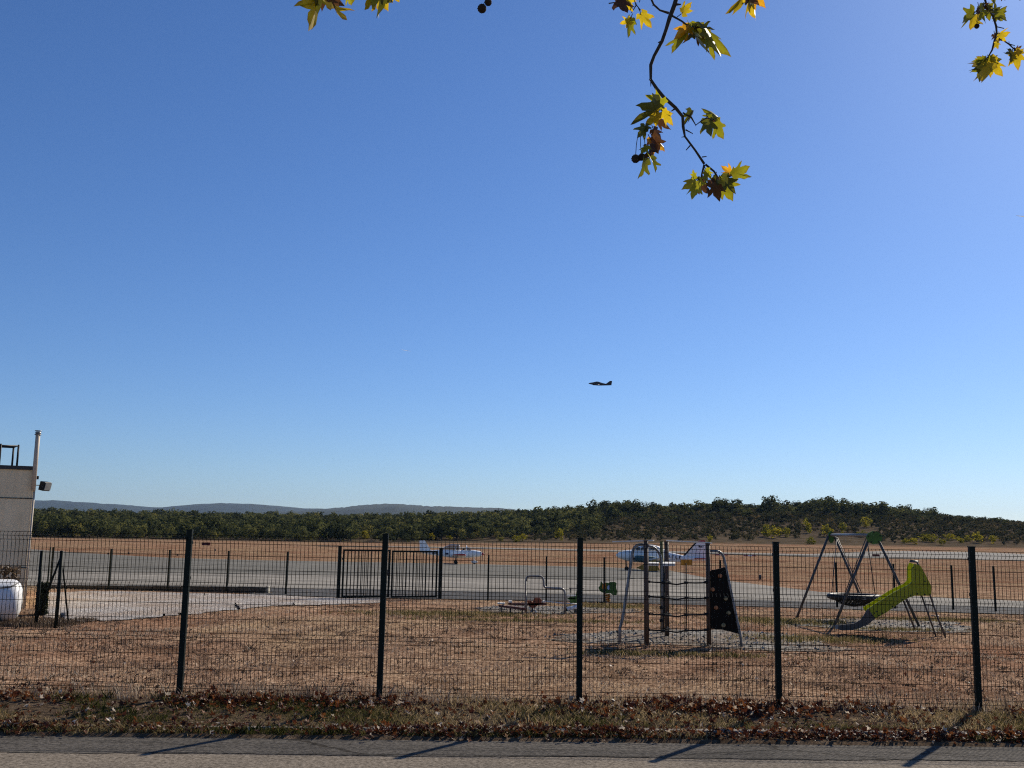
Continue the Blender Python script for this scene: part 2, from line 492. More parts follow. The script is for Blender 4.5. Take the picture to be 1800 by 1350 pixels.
b_.inputs['Base Color'].default_value = (0.06, 0.075, 0.085, 1); b_.inputs['Roughness'].default_value = 0.06
tx = n_.new('ShaderNodeBsdfTransparent'); mxs = n_.new('ShaderNodeMixShader'); mxs.inputs[0].default_value = 0.45
l_.new(b_.outputs[0], mxs.inputs[1]); l_.new(tx.outputs[0], mxs.inputs[2]); l_.new(mxs.outputs[0], n_['Material Output'].inputs[0])
M['glass'] = gl
M['forest'] = leafy('forest_leaves', [(0.0, (0.018, 0.022, 0.010)), (0.3, (0.056, 0.062, 0.024)), (0.6, (0.105, 0.108, 0.038)), (0.85, (0.17, 0.155, 0.045)), (1.0, (0.25, 0.20, 0.05))], 0.4, 1.0, spec=0.0)
M['tree'] = leafy('tree_leaves', [(0.0, (0.018, 0.022, 0.010)), (0.4, (0.058, 0.064, 0.024)), (0.75, (0.115, 0.117, 0.038)), (1.0, (0.19, 0.17, 0.045))], 0.4, 1.0, obj_random=True, spec=0.0)
M['yellow_leaf'] = leafy('yellowing_leaves', [(0.0, (0.07, 0.085, 0.016)), (0.5, (0.24, 0.21, 0.02)), (1.0, (0.46, 0.36, 0.03))], 0.45, 1.0, obj_random=True, spec=0.0)
M['scrub'] = leafy('scrub_leaves', [(0.0, (0.022, 0.024, 0.012)), (0.5, (0.066, 0.064, 0.028)), (0.85, (0.13, 0.10, 0.045)), (1.0, (0.22, 0.15, 0.06))], 0.3, 1.0, spec=0.0)
M['straw'] = leafy('dry_grass', [(0.0, (0.13, 0.08, 0.052)), (0.4, (0.29, 0.195, 0.13)), (0.75, (0.46, 0.335, 0.225)), (1.0, (0.64, 0.51, 0.36))], 0.3, 0.7)
M['grass'] = leafy('green_grass', [(0.0, (0.035, 0.042, 0.010)), (0.4, (0.085, 0.082, 0.022)), (0.7, (0.24, 0.18, 0.08)), (1.0, (0.48, 0.35, 0.20))], 0.42, 0.8, spec=0.05)
M['litter'] = leafy('fallen_leaf', [(0.0, (0.035, 0.012, 0.008)), (0.35, (0.095, 0.028, 0.013)), (0.65, (0.20, 0.07, 0.022)), (0.85, (0.33, 0.21, 0.12)), (1.0, (0.76, 0.64, 0.50))], 0.35, 0.5, spec=0.18)  # pale end: tan leaves, with sun glints put into the colour

# ================================================================== SETTING
ASK = 0.03                                   # the road's skew, dy/dx
def axis(parts):
    out = []
    for a, b, st in parts: out += list(np.arange(a, b, st))
    return out
ysamp = axis([(-12, 10, 2), (10, 14, 0.2), (14, 60, 1.0), (60, 140, 3.0), (140, 300, 8), (300, 760, 12)]) + list(np.geomspace(760, 8900, 24))
xh = axis([(0, 30, 1.5), (30, 80, 4), (80, 420, 12)]) + list(np.geomspace(420, 8900, 18))
xsamp = [-a for a in xh[::-1]] + xh[1:]
X, Y = np.meshgrid(xsamp, ysamp)
# rows near the road follow its skew
Y2 = Y + np.where((Y > 9) & (Y < 15), ASK * np.clip(X, -30, 30) * (1 - np.abs(Y - 12) / 3.0).clip(0, 1), 0)
Z = H(X, Y2)
ROAD_EDGE = 11.22                            # at x = 0
ysk = Y2 - ASK * np.clip(X, -30, 30)
Z = np.where(ysk < ROAD_EDGE - 0.1, -0.20, Z)
nx, ny = len(xsamp), len(ysamp)
idx = np.arange(nx * ny).reshape(ny, nx)
fc = np.stack([idx[:-1, :-1], idx[:-1, 1:], idx[1:, 1:], idx[1:, :-1]], -1).reshape(-1, 4)
g = link('ground', arr_mesh('ground', np.stack([X, Y2, Z], -1).reshape(-1, 3), fc, M['ground'], smooth=True))
tag(g, 'dry brown airfield ground with sparse grass reaching to the wooded hills', 'ground', kind='structure')

def strip(name, y0, y1, z, mat, label, x0=-60, x1=60):
    q = MB()
    n = 24; xs = np.linspace(x0, x1, n + 1)
    vs = [];
    for x in xs: vs += [(x, y0 + ASK * np.clip(x, -30, 30), z), (x, y1 + ASK * np.clip(x, -30, 30), z)]
    q.add(vs, [(2 * i, 2 * i + 2, 2 * i + 3, 2 * i + 1) for i in range(n)])
    return tag(q.build(name, mat), label, 'road', kind='structure')
strip('road', -11, ROAD_EDGE, -0.120, M['road'], 'grey asphalt road in the foreground')
q = MB(); xs = np.linspace(-20, 20, 400); vs = []
for i, x in enumerate(xs):
    sk = ASK * x
    vs += [(x, 10.42 + sk + 0.02 * math.sin(x * 1.7) + rng.normal(0, .012), -0.115), (x, ROAD_EDGE + sk + 0.035 * math.sin(x * 1.1) + 0.03 * math.sin(x * 2.9) + rng.normal(0, .022), -0.115)]
q.add(vs, [(2 * i, 2 * i + 2, 2 * i + 3, 2 * i + 1) for i in range(399)])
tag(q.build('road_edge', M['road_dark']), 'darker worn asphalt strip along the road edge', 'road', kind='structure')
M['crack'] = paint('crack_filling', (0.012, 0.010, 0.008), 0.95, 0.4, 9)
for y0, amp, a, b, w in ((10.44, .03, -7, 7, .011), (10.72, .09, -1.2, 6.5, .009), (10.86, .10, -6.5, -2.0, .007), (10.62, .08, 2.2, 7.2, .008)):
    q = MB(); vs = []; xs = np.arange(a, b, .05); yy = 0.0
    for x in xs:
        yy = yy * .93 + rng.normal(0, amp * .22); ww = w * max(.1, .6 + .7 * math.sin(x * 3.1) + rng.normal(0, .3))
        vs += [(x, y0 + ASK * x + yy - ww / 2, -0.1105), (x, y0 + ASK * x + yy + ww / 2, -0.1105)]
    q.add(vs, [(2 * i, 2 * i + 2, 2 * i + 3, 2 * i + 1) for i in range(len(xs) - 1)])
    tag(q.build('road_crack', M['crack']), 'thin dark crack running along the road surface', 'crack', kind='structure')

kerb = empty('kerb', (0, 11.56, -0.1)); tag(kerb, 'low pale concrete kerb half buried in leaves beside the road', 'kerb', kind='structure')
kq = MB(); kq.box((0, 0, 0), (0.985, 0.11, 0.18), bev=0.012); kme = kq.mesh('kerb_stone', M['kerb'])
for i in range(-12, 13):
    link('kerb_stone', kme, kerb, (i, ASK * i + random.uniform(-.008, .008), -0.046 + .012 * max(-1, min(1, i / 4)) + random.uniform(-.012, .008)), (random.uniform(-.03, .03), random.uniform(-.008, .008), ASK))

def in_poly(px, py, poly):
    inside = np.zeros(px.shape, bool); n = len(poly)
    for i in range(n):
        x1, y1 = poly[i]; x2, y2 = poly[(i + 1) % n]
        c = ((y1 > py) != (y2 > py)) & (px < (x2 - x1) * (py - y1) / (y2 - y1 + 1e-12) + x1)
        inside ^= c
    return inside

def sheet(name, top, bottom, off, mat, label, cat, n=70, m_=10, jag=0.0):
    """a surface draped on the terrain between two edges given as ground points"""
    def res(ed):
        P = np.array([gp(*q)[:2] for q in ed]); t = np.array([q[0] for q in ed], float)
        return lambda u: np.array([np.interp(u, t, P[:, 0]), np.interp(u, t, P[:, 1])])
    T, B = res(top), res(bottom)
    a = min(top[0][0], bottom[0][0]); b = max(top[-1][0], bottom[-1][0])
    vs = []
    for i, u in enumerate(np.linspace(a, b, n)):
        p, q = T(u), B(u)
        if jag:
            p = p + rng.normal(0, jag, 2); q = q + rng.normal(0, jag, 2)
        for k in range(m_ + 1):
            w = q + (p - q) * k / m_
            vs.append((w[0], w[1], hz(w[0], w[1]) + off))
    fs = [(i * (m_ + 1) + k, (i + 1) * (m_ + 1) + k, (i + 1) * (m_ + 1) + k + 1, i * (m_ + 1) + k + 1) for i in range(n - 1) for k in range(m_)]
    o = link(name, arr_mesh(name, vs, fs, mat, smooth=True))
    return tag(o, label, cat, kind='structure')

sheet('apron', [(-250, 960), (60, 966), (300, 981), (450, 985), (800, 991), (1080, 998), (1180, 1003), (1250, 1018), (1340, 1029), (1440, 1041), (1900, 1062)],
      [(-250, 1024), (60, 1030), (460, 1034), (600, 1036), (900, 1042), (1100, 1049), (1400, 1058), (1900, 1072)], 0.02, M['apron'], 'pale concrete apron behind the inner fence', 'apron', 90, 14)
sheet('taxiway', [(-250, 961), (60, 967), (300, 981.6), (450, 985.6), (800, 991.6), (1080, 998.6), (1180, 1003.6)],
      [(-250, 995), (100, 1005), (600, 1012), (900, 1017), (1080, 1021), (1180, 1013)], 0.04, M['apron_dark'], 'darker grey asphalt taxiway along the far side of the apron', 'taxiway', 80, 10)
sheet('service_road', [(440, 1035), (600, 1036), (900, 1042), (1100, 1049), (1400, 1058), (1900, 1072)],
      [(440, 1045), (600, 1051), (900, 1056), (1100, 1061), (1400, 1069), (1900, 1084)], 0.028, M['service'], 'dark asphalt service road just behind the inner fence', 'road', 70, 6)
sheet('runway', [(560, 959.5), (850, 963), (1050, 967), (1250, 971.5), (1420, 975), (1560, 969), (1700, 971), (1900, 978)],
      [(560, 960.5), (850, 965), (1050, 969.5), (1250, 974.5), (1420, 979), (1560, 982), (1700, 984), (1900, 989)], 0.10, M['runway'], 'pale runway strip far across the dry field', 'runway', 90, 6)
sheet('gravel_yard', [(70, 1042), (200, 1040), (330, 1043), (460, 1046), (600, 1052), (672, 1053)],
      [(70, 1094), (200, 1092), (330, 1081), (480, 1066), (600, 1063), (672, 1060)], 0.02, M['gravel_pale'], 'pale gravel yard between the tank enclosure and the gate', 'gravel', 60, 8, 0.08)
def patch(name, cx, cy, rx, ry, label, seed):
    """an uneven gravel patch: centre and radii in metres"""
    r2 = np.random.default_rng(seed); n = 48; vs = []; ph = r2.uniform(0, 6.28, 5)
    for ring in range(7):
        for k in range(n):
            a = 2 * math.pi * k / n
            w = 1 + 0.10 * math.sin(2 * a + ph[0]) + 0.09 * math.sin(3 * a + ph[1]) + 0.05 * math.sin(7 * a + ph[2]) + (0.05 * r2.normal() if ring == 6 else 0)
            x, y = cx + rx * w * ring / 6 * math.cos(a), cy + ry * w * ring / 6 * math.sin(a)
            vs.append((x, y, hz(x, y) + 0.012))
    fs = [(r_ * n + k, r_ * n + (k + 1) % n, (r_ + 1) * n + (k + 1) % n, (r_ + 1) * n + k) for r_ in range(6) for k in range(n)]
    tag(link(name, arr_mesh(name, vs, fs, M['gravel_grey'], smooth=True)), label, 'gravel', kind='structure')
    # loose stones on it
    N = int(rx * ry * 75)
    an = r2.uniform(0, 6.28, N); rr = np.sqrt(r2.uniform(0, 1, N)) * (1.04 + 0.10 * np.sin(2 * an + ph[0]) + 0.09 * np.sin(3 * an + ph[1]))
    px, py = cx + rx * rr * np.cos(an), cy + ry * rr * np.sin(an)
    o8 = np.array([(1, 0, 0), (-1, 0, 0), (0, 1, 0), (0, -1, 0), (0, 0, 1), (0, 0, -.3)], float)
    f8 = np.array([(0, 2, 4), (2, 1, 4), (1, 3, 4), (3, 0, 4), (2, 0, 5), (1, 2, 5), (3, 1, 5), (0, 3, 5)])
    sz = r2.uniform(0.014, 0.036, (N, 1, 1)) * r2.uniform(0.6, 1.3, (N, 6, 1))
    rot = r2.uniform(0, 6.28, N); c, s_ = np.cos(rot), np.sin(rot)
    P = o8[None] * sz
    P = np.stack([P[..., 0] * c[:, None] - P[..., 1] * s_[:, None], P[..., 0] * s_[:, None] + P[..., 1] * c[:, None], P[..., 2]], -1)
    P += np.stack([px, py, H(px, py) + 0.014], -1)[:, None]
    ff = (np.arange(N)[:, None, None] * 6 + f8[None]).reshape(-1, 3)
    tag(link('loose_stones', arr_mesh('loose_stones', P.reshape(-1, 3), ff, M['stone'], np.repeat(r2.uniform(0, 1, N), 6))), 'loose grey stones on ' + label, 'stones', kind='stuff')
M['stone'] = leafy('loose_stone', [(0.0, (0.06, 0.052, 0.042)), (0.6, (0.18, 0.16, 0.13)), (1.0, (0.46, 0.42, 0.36))], 0.0, 0.9)
def mid(*pts): return np.mean([gp(*p) for p in pts], 0)
c = gp(975, 1072); patch('gravel_patch', c[0], c[1], 2.3, 2.3, 'grey gravel bed under the seesaw', 3)
c = gp(1215, 1121); patch('gravel_patch', c[0], c[1], 2.9, 1.55, 'grey gravel bed under the climbing frame', 4)
c = gp(1375, 1140); patch('gravel_patch', c[0], c[1], 1.3, 0.55, 'narrow grey gravel spill right of the climbing frame', 8)
c = gp(1540, 1098); patch('gravel_patch', c[0], c[1], 2.7, 2.0, 'grey gravel bed under the slide and the swing', 5)

# far hills ---------------------------------------------------------------
M['hill'] = paint('wooded_hill', (0.022, 0.032, 0.022), 0.95, 0.45, 0.006)
def hills(name, dist, prof, depth, label, seed):
    r2 = np.random.default_rng(seed)
    pxs = np.array([p[0] for p in prof], float)
    pts = np.array([aty(p[0], p[1], dist) for p in prof])
    us = np.linspace(pts[0, 0], pts[-1, 0], 220)
    top = np.interp(us, pts[:, 0], pts[:, 2])
    k = np.exp(-0.5 * (np.arange(-8, 9) / 1.3) ** 2); k /= k.sum()
    top = np.convolve(np.pad(top, 8, 'edge'), k, 'valid')
    nz_ = np.convolve(r2.normal(0, 1, 240), np.ones(5) / 5, 'same')[:220]
    top = top + 2.0 * nz_ + r2.normal(0, 0.8, 220)
    vs = []; rows = np.linspace(-1, 1, 15)
    for w in rows:
        pr = math.cos(w * math.pi / 2) ** 1.2
        und = np.interp(us, us[::11], r2.normal(0, 1, len(us[::11])))
        zz = (top + 5) * pr * (1 + (0.06 * und if 0 < abs(w) < 0.95 else 0)) - 5
        vs += [(a, dist + w * depth, z) for a, z in zip(us, np.minimum(zz, np.maximum(top, -5)))]
    n = len(us)
    fs = [(i * n + j, i * n + j + 1, (i + 1) * n + j + 1, (i + 1) * n + j) for i in range(len(rows) - 1) for j in range(n - 1)]
    tag(link(name, arr_mesh(name, vs, fs, M['hill'], smooth=True)), label, 'hills', kind='structure')
hills('hills', 6600, [(-700, 930), (-300, 890), (-60, 879), (60, 879), (100, 880), (160, 884), (200, 886), (290, 893), (330, 888), (400, 885), (440, 887), (500, 890), (540, 894), (640, 897), (800, 912), (900, 925)], 900, 'blue hazy hills far beyond the wood at left', 11)
hills('hills', 4300, [(250, 930), (420, 903), (540, 897), (590, 893), (640, 887.5), (665, 885), (700, 886), (740, 889), (800, 891), (860, 892), (900, 895), (960, 905), (1150, 935)], 600, 'nearer blue wooded hill behind the middle of the wood', 12)

# ================================================================== FRONT FENCE
FY, FX0, FS = 12.90, 0.905, 2.508
fence = tag(empty('wire_mesh_fence', (FX0, FY, 0)), 'tall dark green welded mesh fence with square posts along the roadside', 'fence')
pq = MB(); pq.box((0, 0, 0.90), (0.072, 0.06, 2.30), bev=0.004); pq.box((0, 0, 2.055), (0.078, 0.066, 0.016))
pme = pq.mesh('post', M['fence_green'])
cq = MB()
cq.box((0, 0, 0), (0.076, 0.012, 0.04))
cme = cq.mesh('clip', M['fence_green'])
FOLD = (0.10, 0.725, 1.35, 1.945)
def bent(z):
    for f_ in FOLD:
        if abs(z - f_) < 0.052: return -0.038 * (1 - abs(z - f_) / 0.052)
    return 0.0
zs = sorted(set([0.035, 1.998] + [f_ + d for f_ in FOLD for d in (-0.052, 0.0, 0.052)]))
wq = MB(); W2 = FS / 2 - 0.02
for i in range(50):
    x = -W2 + 0.005 + i * (2 * W2 - 0.01) / 49
    wq.tube([(x, bent(z) + 0.004, z) for z in zs], 0.0032, 4, False, False)
wme = wq.mesh('vertical_wires', M['fence_wire'])
hq = MB(); hzs = [f_ + d for f_ in FOLD for d in (-0.05, 0.0, 0.05)]
for a, b in zip(FOLD[:-1], FOLD[1:]): hzs += [a + (b - a) * 0.36, a + (b - a) * 0.66]
for z in hzs: hq.tube([(-W2, bent(z) - 0.002, z), (W2, bent(z) - 0.002, z)], 0.0031, 4, False, False)
hme = hq.mesh('mesh_panel', M['fence_wire'])
for k in range(-4, 5):
    x = k * FS
    gz = hz(FX0 + x, FY) - 0.012 * (k + 0.0)
    p = link('post', pme, fence, (x, 0, gz), (random.uniform(-.007, .007), random.uniform(-.006, .006), random.uniform(-.03, .03)))
    for z in (0.25, 0.85, 1.45, 1.9): link('clip', cme, p, (0, 0.038, z))
    pa = link('mesh_panel', hme, fence, (x + FS / 2, 0.0, gz - 0.006), (0, 0.004, 0))
    o = link('vertical_wires', wme, pa); o['kind'] = 'stuff'

# ================================================================== INNER FENCE, GATE, LOW WALL
inner = tag(empty('inner_fence', (0, 41, hz(0, 41))), 'low dark green post and wire fence between the playground and the apron', 'fence')
def inner_post(px, ptop, pbot, par=inner, w=0.06):
    b = gp(px, pbot); t = aty(px, ptop, b[1])
    q = MB(); h = t[2] - b[2]; q.box((0, 0, h / 2 - 0.1), (w, w, h + 0.2), bev=0.004); q.box((0, 0, h + 0.004), (w + .012, w + .012, 0.012))
    o = q.build('post', M['fence_green'], par); o.location = Vector(b) - par.location
    return o.location.copy(), h
left = [inner_post(x, a, b) for x, a, b in ((-16, 960, 1034), (88, 962, 1036), (190.5, 965, 1038), (294, 967, 1040), (398, 968.5, 1042), (502, 970, 1046))]
right = [inner_post(x, a, b) for x, a, b in ((857.5, 976, 1056), (960, 978, 1058), (1062, 980, 1061), (1164, 982.5, 1063), (1267, 985, 1065), (1369, 987, 1067), (1471.5, 989, 1069), (1573.5, 991.5, 1071), (1676, 994, 1073), (1750.5, 995.5, 1076), (1852, 998, 1079))]
def inner_panels(posts):
    for (a, ha), (b, hb) in zip(posts[:-1], posts[1:]):
        q = MB()
        for k in range(9):
            w = 0.04 + k * 0.96 / 8
            q.tube([a + Vector((0, -.03, ha * w)), b + Vector((0, -.03, hb * w))], 0.004 if k in (0, 8) else 0.0025, 4, False, False)
        for k in range(1, 25):
            p = a.lerp(b, k / 25); h = ha + (hb - ha) * k / 25
            q.tube([p + Vector((0, -.03, 0.04)), p + Vector((0, -.03, h))], 0.0025, 3, False, False)
        o = q.build('mesh_panel', M['fence_wire'], inner)
inner_panels(left); inner_panels(right)

ga, gb = gp(594, 1052), gp(773, 1053.5)
ga = np.array(ga); gb = np.array(gb)
gate = tag(empty('double_gate', ga), 'black double leaf bar gate in the middle of the inner fence', 'gate')
Lg = Vector(gb - ga); gate.rotation_euler = (0, 0, math.atan2(Lg.y, Lg.x)); GL = Vector((Lg.x, Lg.y, 0)).length; GS = Lg.z / GL
GH = 84 / F * float(np.linalg.norm(ga[:2]))
for x in (0.0, GL):
    q = MB(); q.box((x, 0, GH / 2 + GS * x), (0.11, 0.11, GH + 0.12), bev=0.005); q.box((x, 0, GH + 0.07 + GS * x), (0.12, 0.12, 0.02))
    q.build('gate_post', M['fence_green'], gate)
for a, b in ((0.11, GL / 2 - 0.03), (GL / 2 + 0.03, GL - 0.11)):
    q = MB()
    z0, z1 = 0.05, GH - 0.02
    zz = GS * (a + b) / 2
    for x in (a + 0.03, b - 0.03): q.box((x, 0, (z0 + z1) / 2 + zz), (0.06, 0.04, z1 - z0), bev=0.003)
    for z in (z0 + 0.03, z1 - 0.03): q.box(((a + b) / 2, 0.001, z + zz), (b - a - 0.12, 0.036, 0.06))
    leaf = q.build('gate_leaf', M['fence_green'], gate)
    nb = 12
    for k in range(nb):
        x = a + 0.06 + (k + 1) * (b - a - 0.12) / (nb + 1)
        q = MB(); q.box((x, 0, (z0 + z1) / 2 + zz), (0.028, 0.025, z1 - z0 - 0.12)); q.build('bar', M['fence_green'], leaf)
q = MB(); q.box((GL / 2 - 0.09, -0.04, GH * 0.52), (0.09, 0.05, 0.2), bev=0.008); q.tube([(GL / 2 - 0.12, -0.07, GH * 0.55), (GL / 2 - 0.02, -0.07, GH * 0.55)], 0.012, 6)
q.build('lock', M['black'], gate)

a, b = gp(66, 1034.5), gp(466, 1043.5); a = np.array(a); b = np.array(b)
d = Vector(b - a); wl_ = tag(empty('low_wall', a, math.atan2(d.y, d.x)), 'long low dark kerb wall edging the apron at left', 'wall')
LW = Vector((d.x, d.y, 0)).length; nseg = 8; sl = d.z / LW
for k in range(nseg):
    x0 = LW * k / nseg; q = MB()
    h0 = 0.13 + 0.10 * k / nseg
    q.box((x0 + LW / nseg / 2, 0.15, h0 / 2 - 0.05 + sl * x0), (LW / nseg - 0.012, 0.3, h0 + 0.1), ry=-sl, bev=0.012)
    q.build('wall_block', M['wall_shaded'], wl_)
q = MB(); q.box((LW + 0.06, 0.15, 0.08 + d.z), (0.10, 0.31, 0.36), bev=0.01); q.build('lit_end_block', M['concrete'], wl_)

# ================================================================== BUILDING AT LEFT
ANG = R(25.2)
bx = tag(empty('service_building', (-12.72, 26.6, hz(-12.8, 26.6)), ANG), 'cream rendered flat roofed building at the left edge', 'building')
WH = 3.62                                     # local: front runs along -x, side runs along +y
gz0 = hz(-12.8, 26.6)
q = MB(); q.box((-4, 4.5, WH / 2 - 0.35), (8, 9, WH + 0.7)); q.build('wall', M['render'], bx)
for z in (1.05, 2.86):
    q = MB(); q.box((-4, -0.006, z), (8.02, 0.02, 0.025)); q.build('joint', M['trim'], bx)
q = MB(); q.box((-4.02, 4.5, WH + 0.045), (8.0, 9.10, 0.10)); q.build('roof_trim', M['trim'], bx)
fl = MB(); fl.tube([(0.005, -0.09, WH - 0.55), (0.005, -0.09, WH + 1.02)], 0.058, 12)
fo = fl.build('flue', M['flue'], bx)
q = MB(); q.tube([(0.005, -0.09, WH + 0.93), (0.005, -0.09, WH + 0.95)], 0.085, 12); q.tube([(0.005, -0.09, WH + 0.95), (0.005, -0.09, WH + 1.01)], [0.062, 0.075], 12); q.tube([(0.005, -0.09, WH + 1.035), (0.005, -0.09, WH + 1.05)], 0.088, 12); q.build('flue_cap', M['steel'], fo)
q = MB(); q.tube([(0.03, -0.02, WH - 0.55), (0.03, -0.02, -0.1)], 0.028, 8); q.build('downpipe', M['flue'], bx)
# floodlight on the corner
fl = tag(empty('floodlight', bx.matrix_basis @ Vector((0.28, 0.05, WH - 0.42)), ANG), 'black floodlight on an arm at the building corner', 'lamp')
q = MB(); q.box((0, 0, 0), (0.15, 0.30, 0.24), rz=R(-35), ry=R(12), bev=0.012); q.build('housing', M['black'], fl)
q = MB(); q.box((0.075, -0.05, -0.015), (0.015, 0.25, 0.19), rz=R(-35), ry=R(12)); q.build('lens', M['steel'], fl)
q = MB(); q.tube([(-0.26, 0.05, 0.02), (-0.1, 0.03, 0.02), (-0.06, 0.0, 0.1)], 0.014, 6); q.build('arm', M['dark_steel'], fl)
q = MB(); q.box((-0.20, 0.02, 0.22), (0.07, 0.07, 0.09), bev=0.01); q.build('sensor', M['black'], fl)
# roof railing
rl = tag(empty('roof_railing', bx.matrix_basis @ Vector((-0.45, 0.6, WH + 0.1)), ANG), 'black metal railing on the flat roof', 'railing')
rh = 0.58
for x, y in ((0, 0), (-0.14, 0.9), (-0.42, -0.3), (-1.4, -0.3), (-1.4, 0.9), (-2.6, -0.3)):
    q = MB(); q.tube([(x, y, -0.05), (x, y, rh)], 0.026, 8); q.build('rail_post', M['black'], rl)
q = MB(); q.tube([(0, 0, rh - 0.02), (-0.42, -0.3, rh - 0.05), (-2.6, -0.3, rh - 0.05)], 0.022, 8); q.tube([(0, 0, rh), (-0.14, 0.9, rh), (-2.6, 0.9, rh)], 0.022, 8); q.build('handrail', M['black'], rl)

# gas tank
tc = gp(-30, 1094); ty = tc[1] + 0.2
tz = hz(-12, ty)
tcx = aty(40, 1050, ty)[0]
tk = tag(empty('gas_tank', (tcx, ty, tz - 0.05), R(23)), 'white horizontal gas tank beside the cream building', 'tank')
TR = 0.50
rings = []
for x, r_ in [(-2.6, 0.05), (-2.58, 0.22), (-2.5, 0.38), (-2.36, 0.45), (-0.24, 0.45), (-0.15, 0.43), (-0.07, 0.36), (-0.02, 0.24), (0.0, 0.06)]:
    rings.append([(x, r_ * math.cos(2 * math.pi * k / 28), 0.53 + r_ * math.sin(2 * math.pi * k / 28)) for k in range(28)])
q = MB(); q.loft(rings); q.build('shell', M['tank'], tk)
for x in (-0.55, -2.0):
    q = MB(); q.box((x, 0, 0.06), (0.16, 0.6, 0.22), bev=0.01); q.build('saddle', M['dark_steel'], tk)
q = MB(); q.tube([(-0.9, 0, 0.96), (-0.9, 0, 1.07)], 0.14, 16); q.build('valve_cover', M['tank'], tk)
q = MB(); q.tube([(-2.2, -0.40, 0.78), (-0.5, -0.385, 0.81), (-0.25, -0.35, 0.83), (-0.12, -0.24, 0.90)], 0.014, 6); q.build('pipe', M['dark_steel'], tk)

# enclosure fence with braced posts
pb = [gp(66, 1099), gp(104.5, 1104), gp(40, 1060), gp(87, 1062)]
en = tag(empty('tank_enclosure_fence', pb[1]), 'dark green braced corner fence around the gas tank', 'fence')
E0 = Vector(pb[1])
tops = [aty(74, 968, pb[0][1]), aty(109, 968, pb[1][1]), aty(42, 965, pb[2][1]), aty(89, 962, pb[3][1])]
for i, (b, t) in enumerate(zip(pb, tops)):
    q = MB(); w = 0.040 if i < 2 else 0.024
    q.tube([Vector((t[0], b[1], b[2] - 0.15)) - E0, Vector((t[0], b[1], t[2])) - E0], w, 8); q.build('post', M['fence_green'], en)
    pb[i] = np.array((t[0], b[1], b[2]))
def seg(p, q_, r_=0.024):
    m2 = MB(); m2.tube([Vector(p) - E0, Vector(q_) - E0], r_, 6); m2.build('brace', M['fence_green'], en)
seg(pb[1] + V(0, 0, 1.5), pb[0] + V(0.0, -0.05, 0.03)); seg(pb[1] + V(0, 0, 1.5), pb[1] + V(-0.22, 1.1, 0.02), 0.018)
for (i, j) in ((1, 3), (0, 2), (1, 0)):
    if (i, j) == (1, 0): continue
    q = MB(); A, B = Vector(pb[i]) - E0, Vector(pb[j]) - E0
    for k in range(9): q.tube([A + Vector((0, 0, .05 + k * .2)), B + Vector((0, 0, .05 + k * .2))], 0.002, 3, False, False)
    q.build('wires', M['fence_wire'], en)

# ================================================================== PLAYGROUND
def arc(p0, p1, p2, n=6):
    """smooth bend p0 -> p2 about corner p1"""
    p0, p1, p2 = Vector(p0), Vector(p1), Vector(p2)
    return [(1 - t) ** 2 * p0 + 2 * t * (1 - t) * p1 + t * t * p2 for t in np.linspace(0, 1, n)]

# climbing frame ----------------------------------------------------------
b0, b1 = gp(1135, 1134), gp(1244.5, 1136)
cf = tag(empty('climbing_frame', b0), 'climbing frame with rope nets and a black climbing wall', 'climbing frame')
O = Vector(b0); Yc = b0[1]
def L(px, py, dy=0.0):                       # a point of the frame at depth dy behind its front posts
    return Vector(aty(px, py, Yc + dy)) - O
zg = lambda p: hz(p.x + O.x, p.y + O.y) - O.z
def post(name, px, top, dy, r_, mat, n=10):
    t = L(px, top, dy); q = MB(); q.tube([(t.x, t.y, zg(t) - 0.2), (t.x, t.y, t.z)], r_, n); q.tube([(t.x, t.y, t.z), (t.x, t.y, t.z + 0.015)], r_ * 1.08, n)
    return q.build(name, mat, cf), t
_, T0 = post('post', 1135.5, 951, 0, 0.046, M['wood_post'])
_, T1 = post('post', 1244, 956, 0.05, 0.046, M['wood_post'])
_, T2 = post('post', 1171.5, 952.5, 1.75, 0.046, M['wood_post'])
_, T3 = post('post', 1163, 952, 2.5, 0.04, M['olive'])
def plate(name, pts, mat, th=0.022):
    q = MB(); q.prism(pts, (0, 0, th)); return q.build(name, mat, cf)
zt = T0.z - 0.01
plate('roof_board', [L(1076, 953, 0.12), L(1148, 951, 0.0), L(1150, 951, 0.08), L(1080, 953, 0.22)], M['roof_panel'])
def flat(pts, z): return [Vector((p.x, p.y, z)) for p in pts]
plate('roof_board', [L(1171, 951, 0.6), L(1248, 955, 0.0), L(1252, 956, 0.1), L(1174, 951, 0.75)], M['roof_panel'])
zm = L(1150, 994, 0.4).z
plate('platform', flat([L(1138, 994, 0.3), L(1158, 994, 0.1), L(1158, 994, 1.1), L(1138, 994, 1.1)], zm), M['roof_panel'], 0.05)
plate('platform', flat([L(1163, 994, 0.1), L(1187, 994, 0.2), L(1187, 994, 1.4), L(1166, 994, 1.4)], zm), M['roof_panel'], 0.05)
q = MB(); q.prism([L(1118, 998, 1.3), L(1152, 983, 1.3), L(1160, 1003, 1.3), L(1135, 1004, 1.3)], (0, 0.02, 0)); q.build('side_panel', M['olive'], cf)
q = MB(); q.prism([L(1197, 984, 0.25), L(1216, 984, 0.25), L(1216, 993, 0.25), L(1197, 993, 0.25)], (0, 0.02, 0)); q.build('orange_plate', M['orange'], cf)
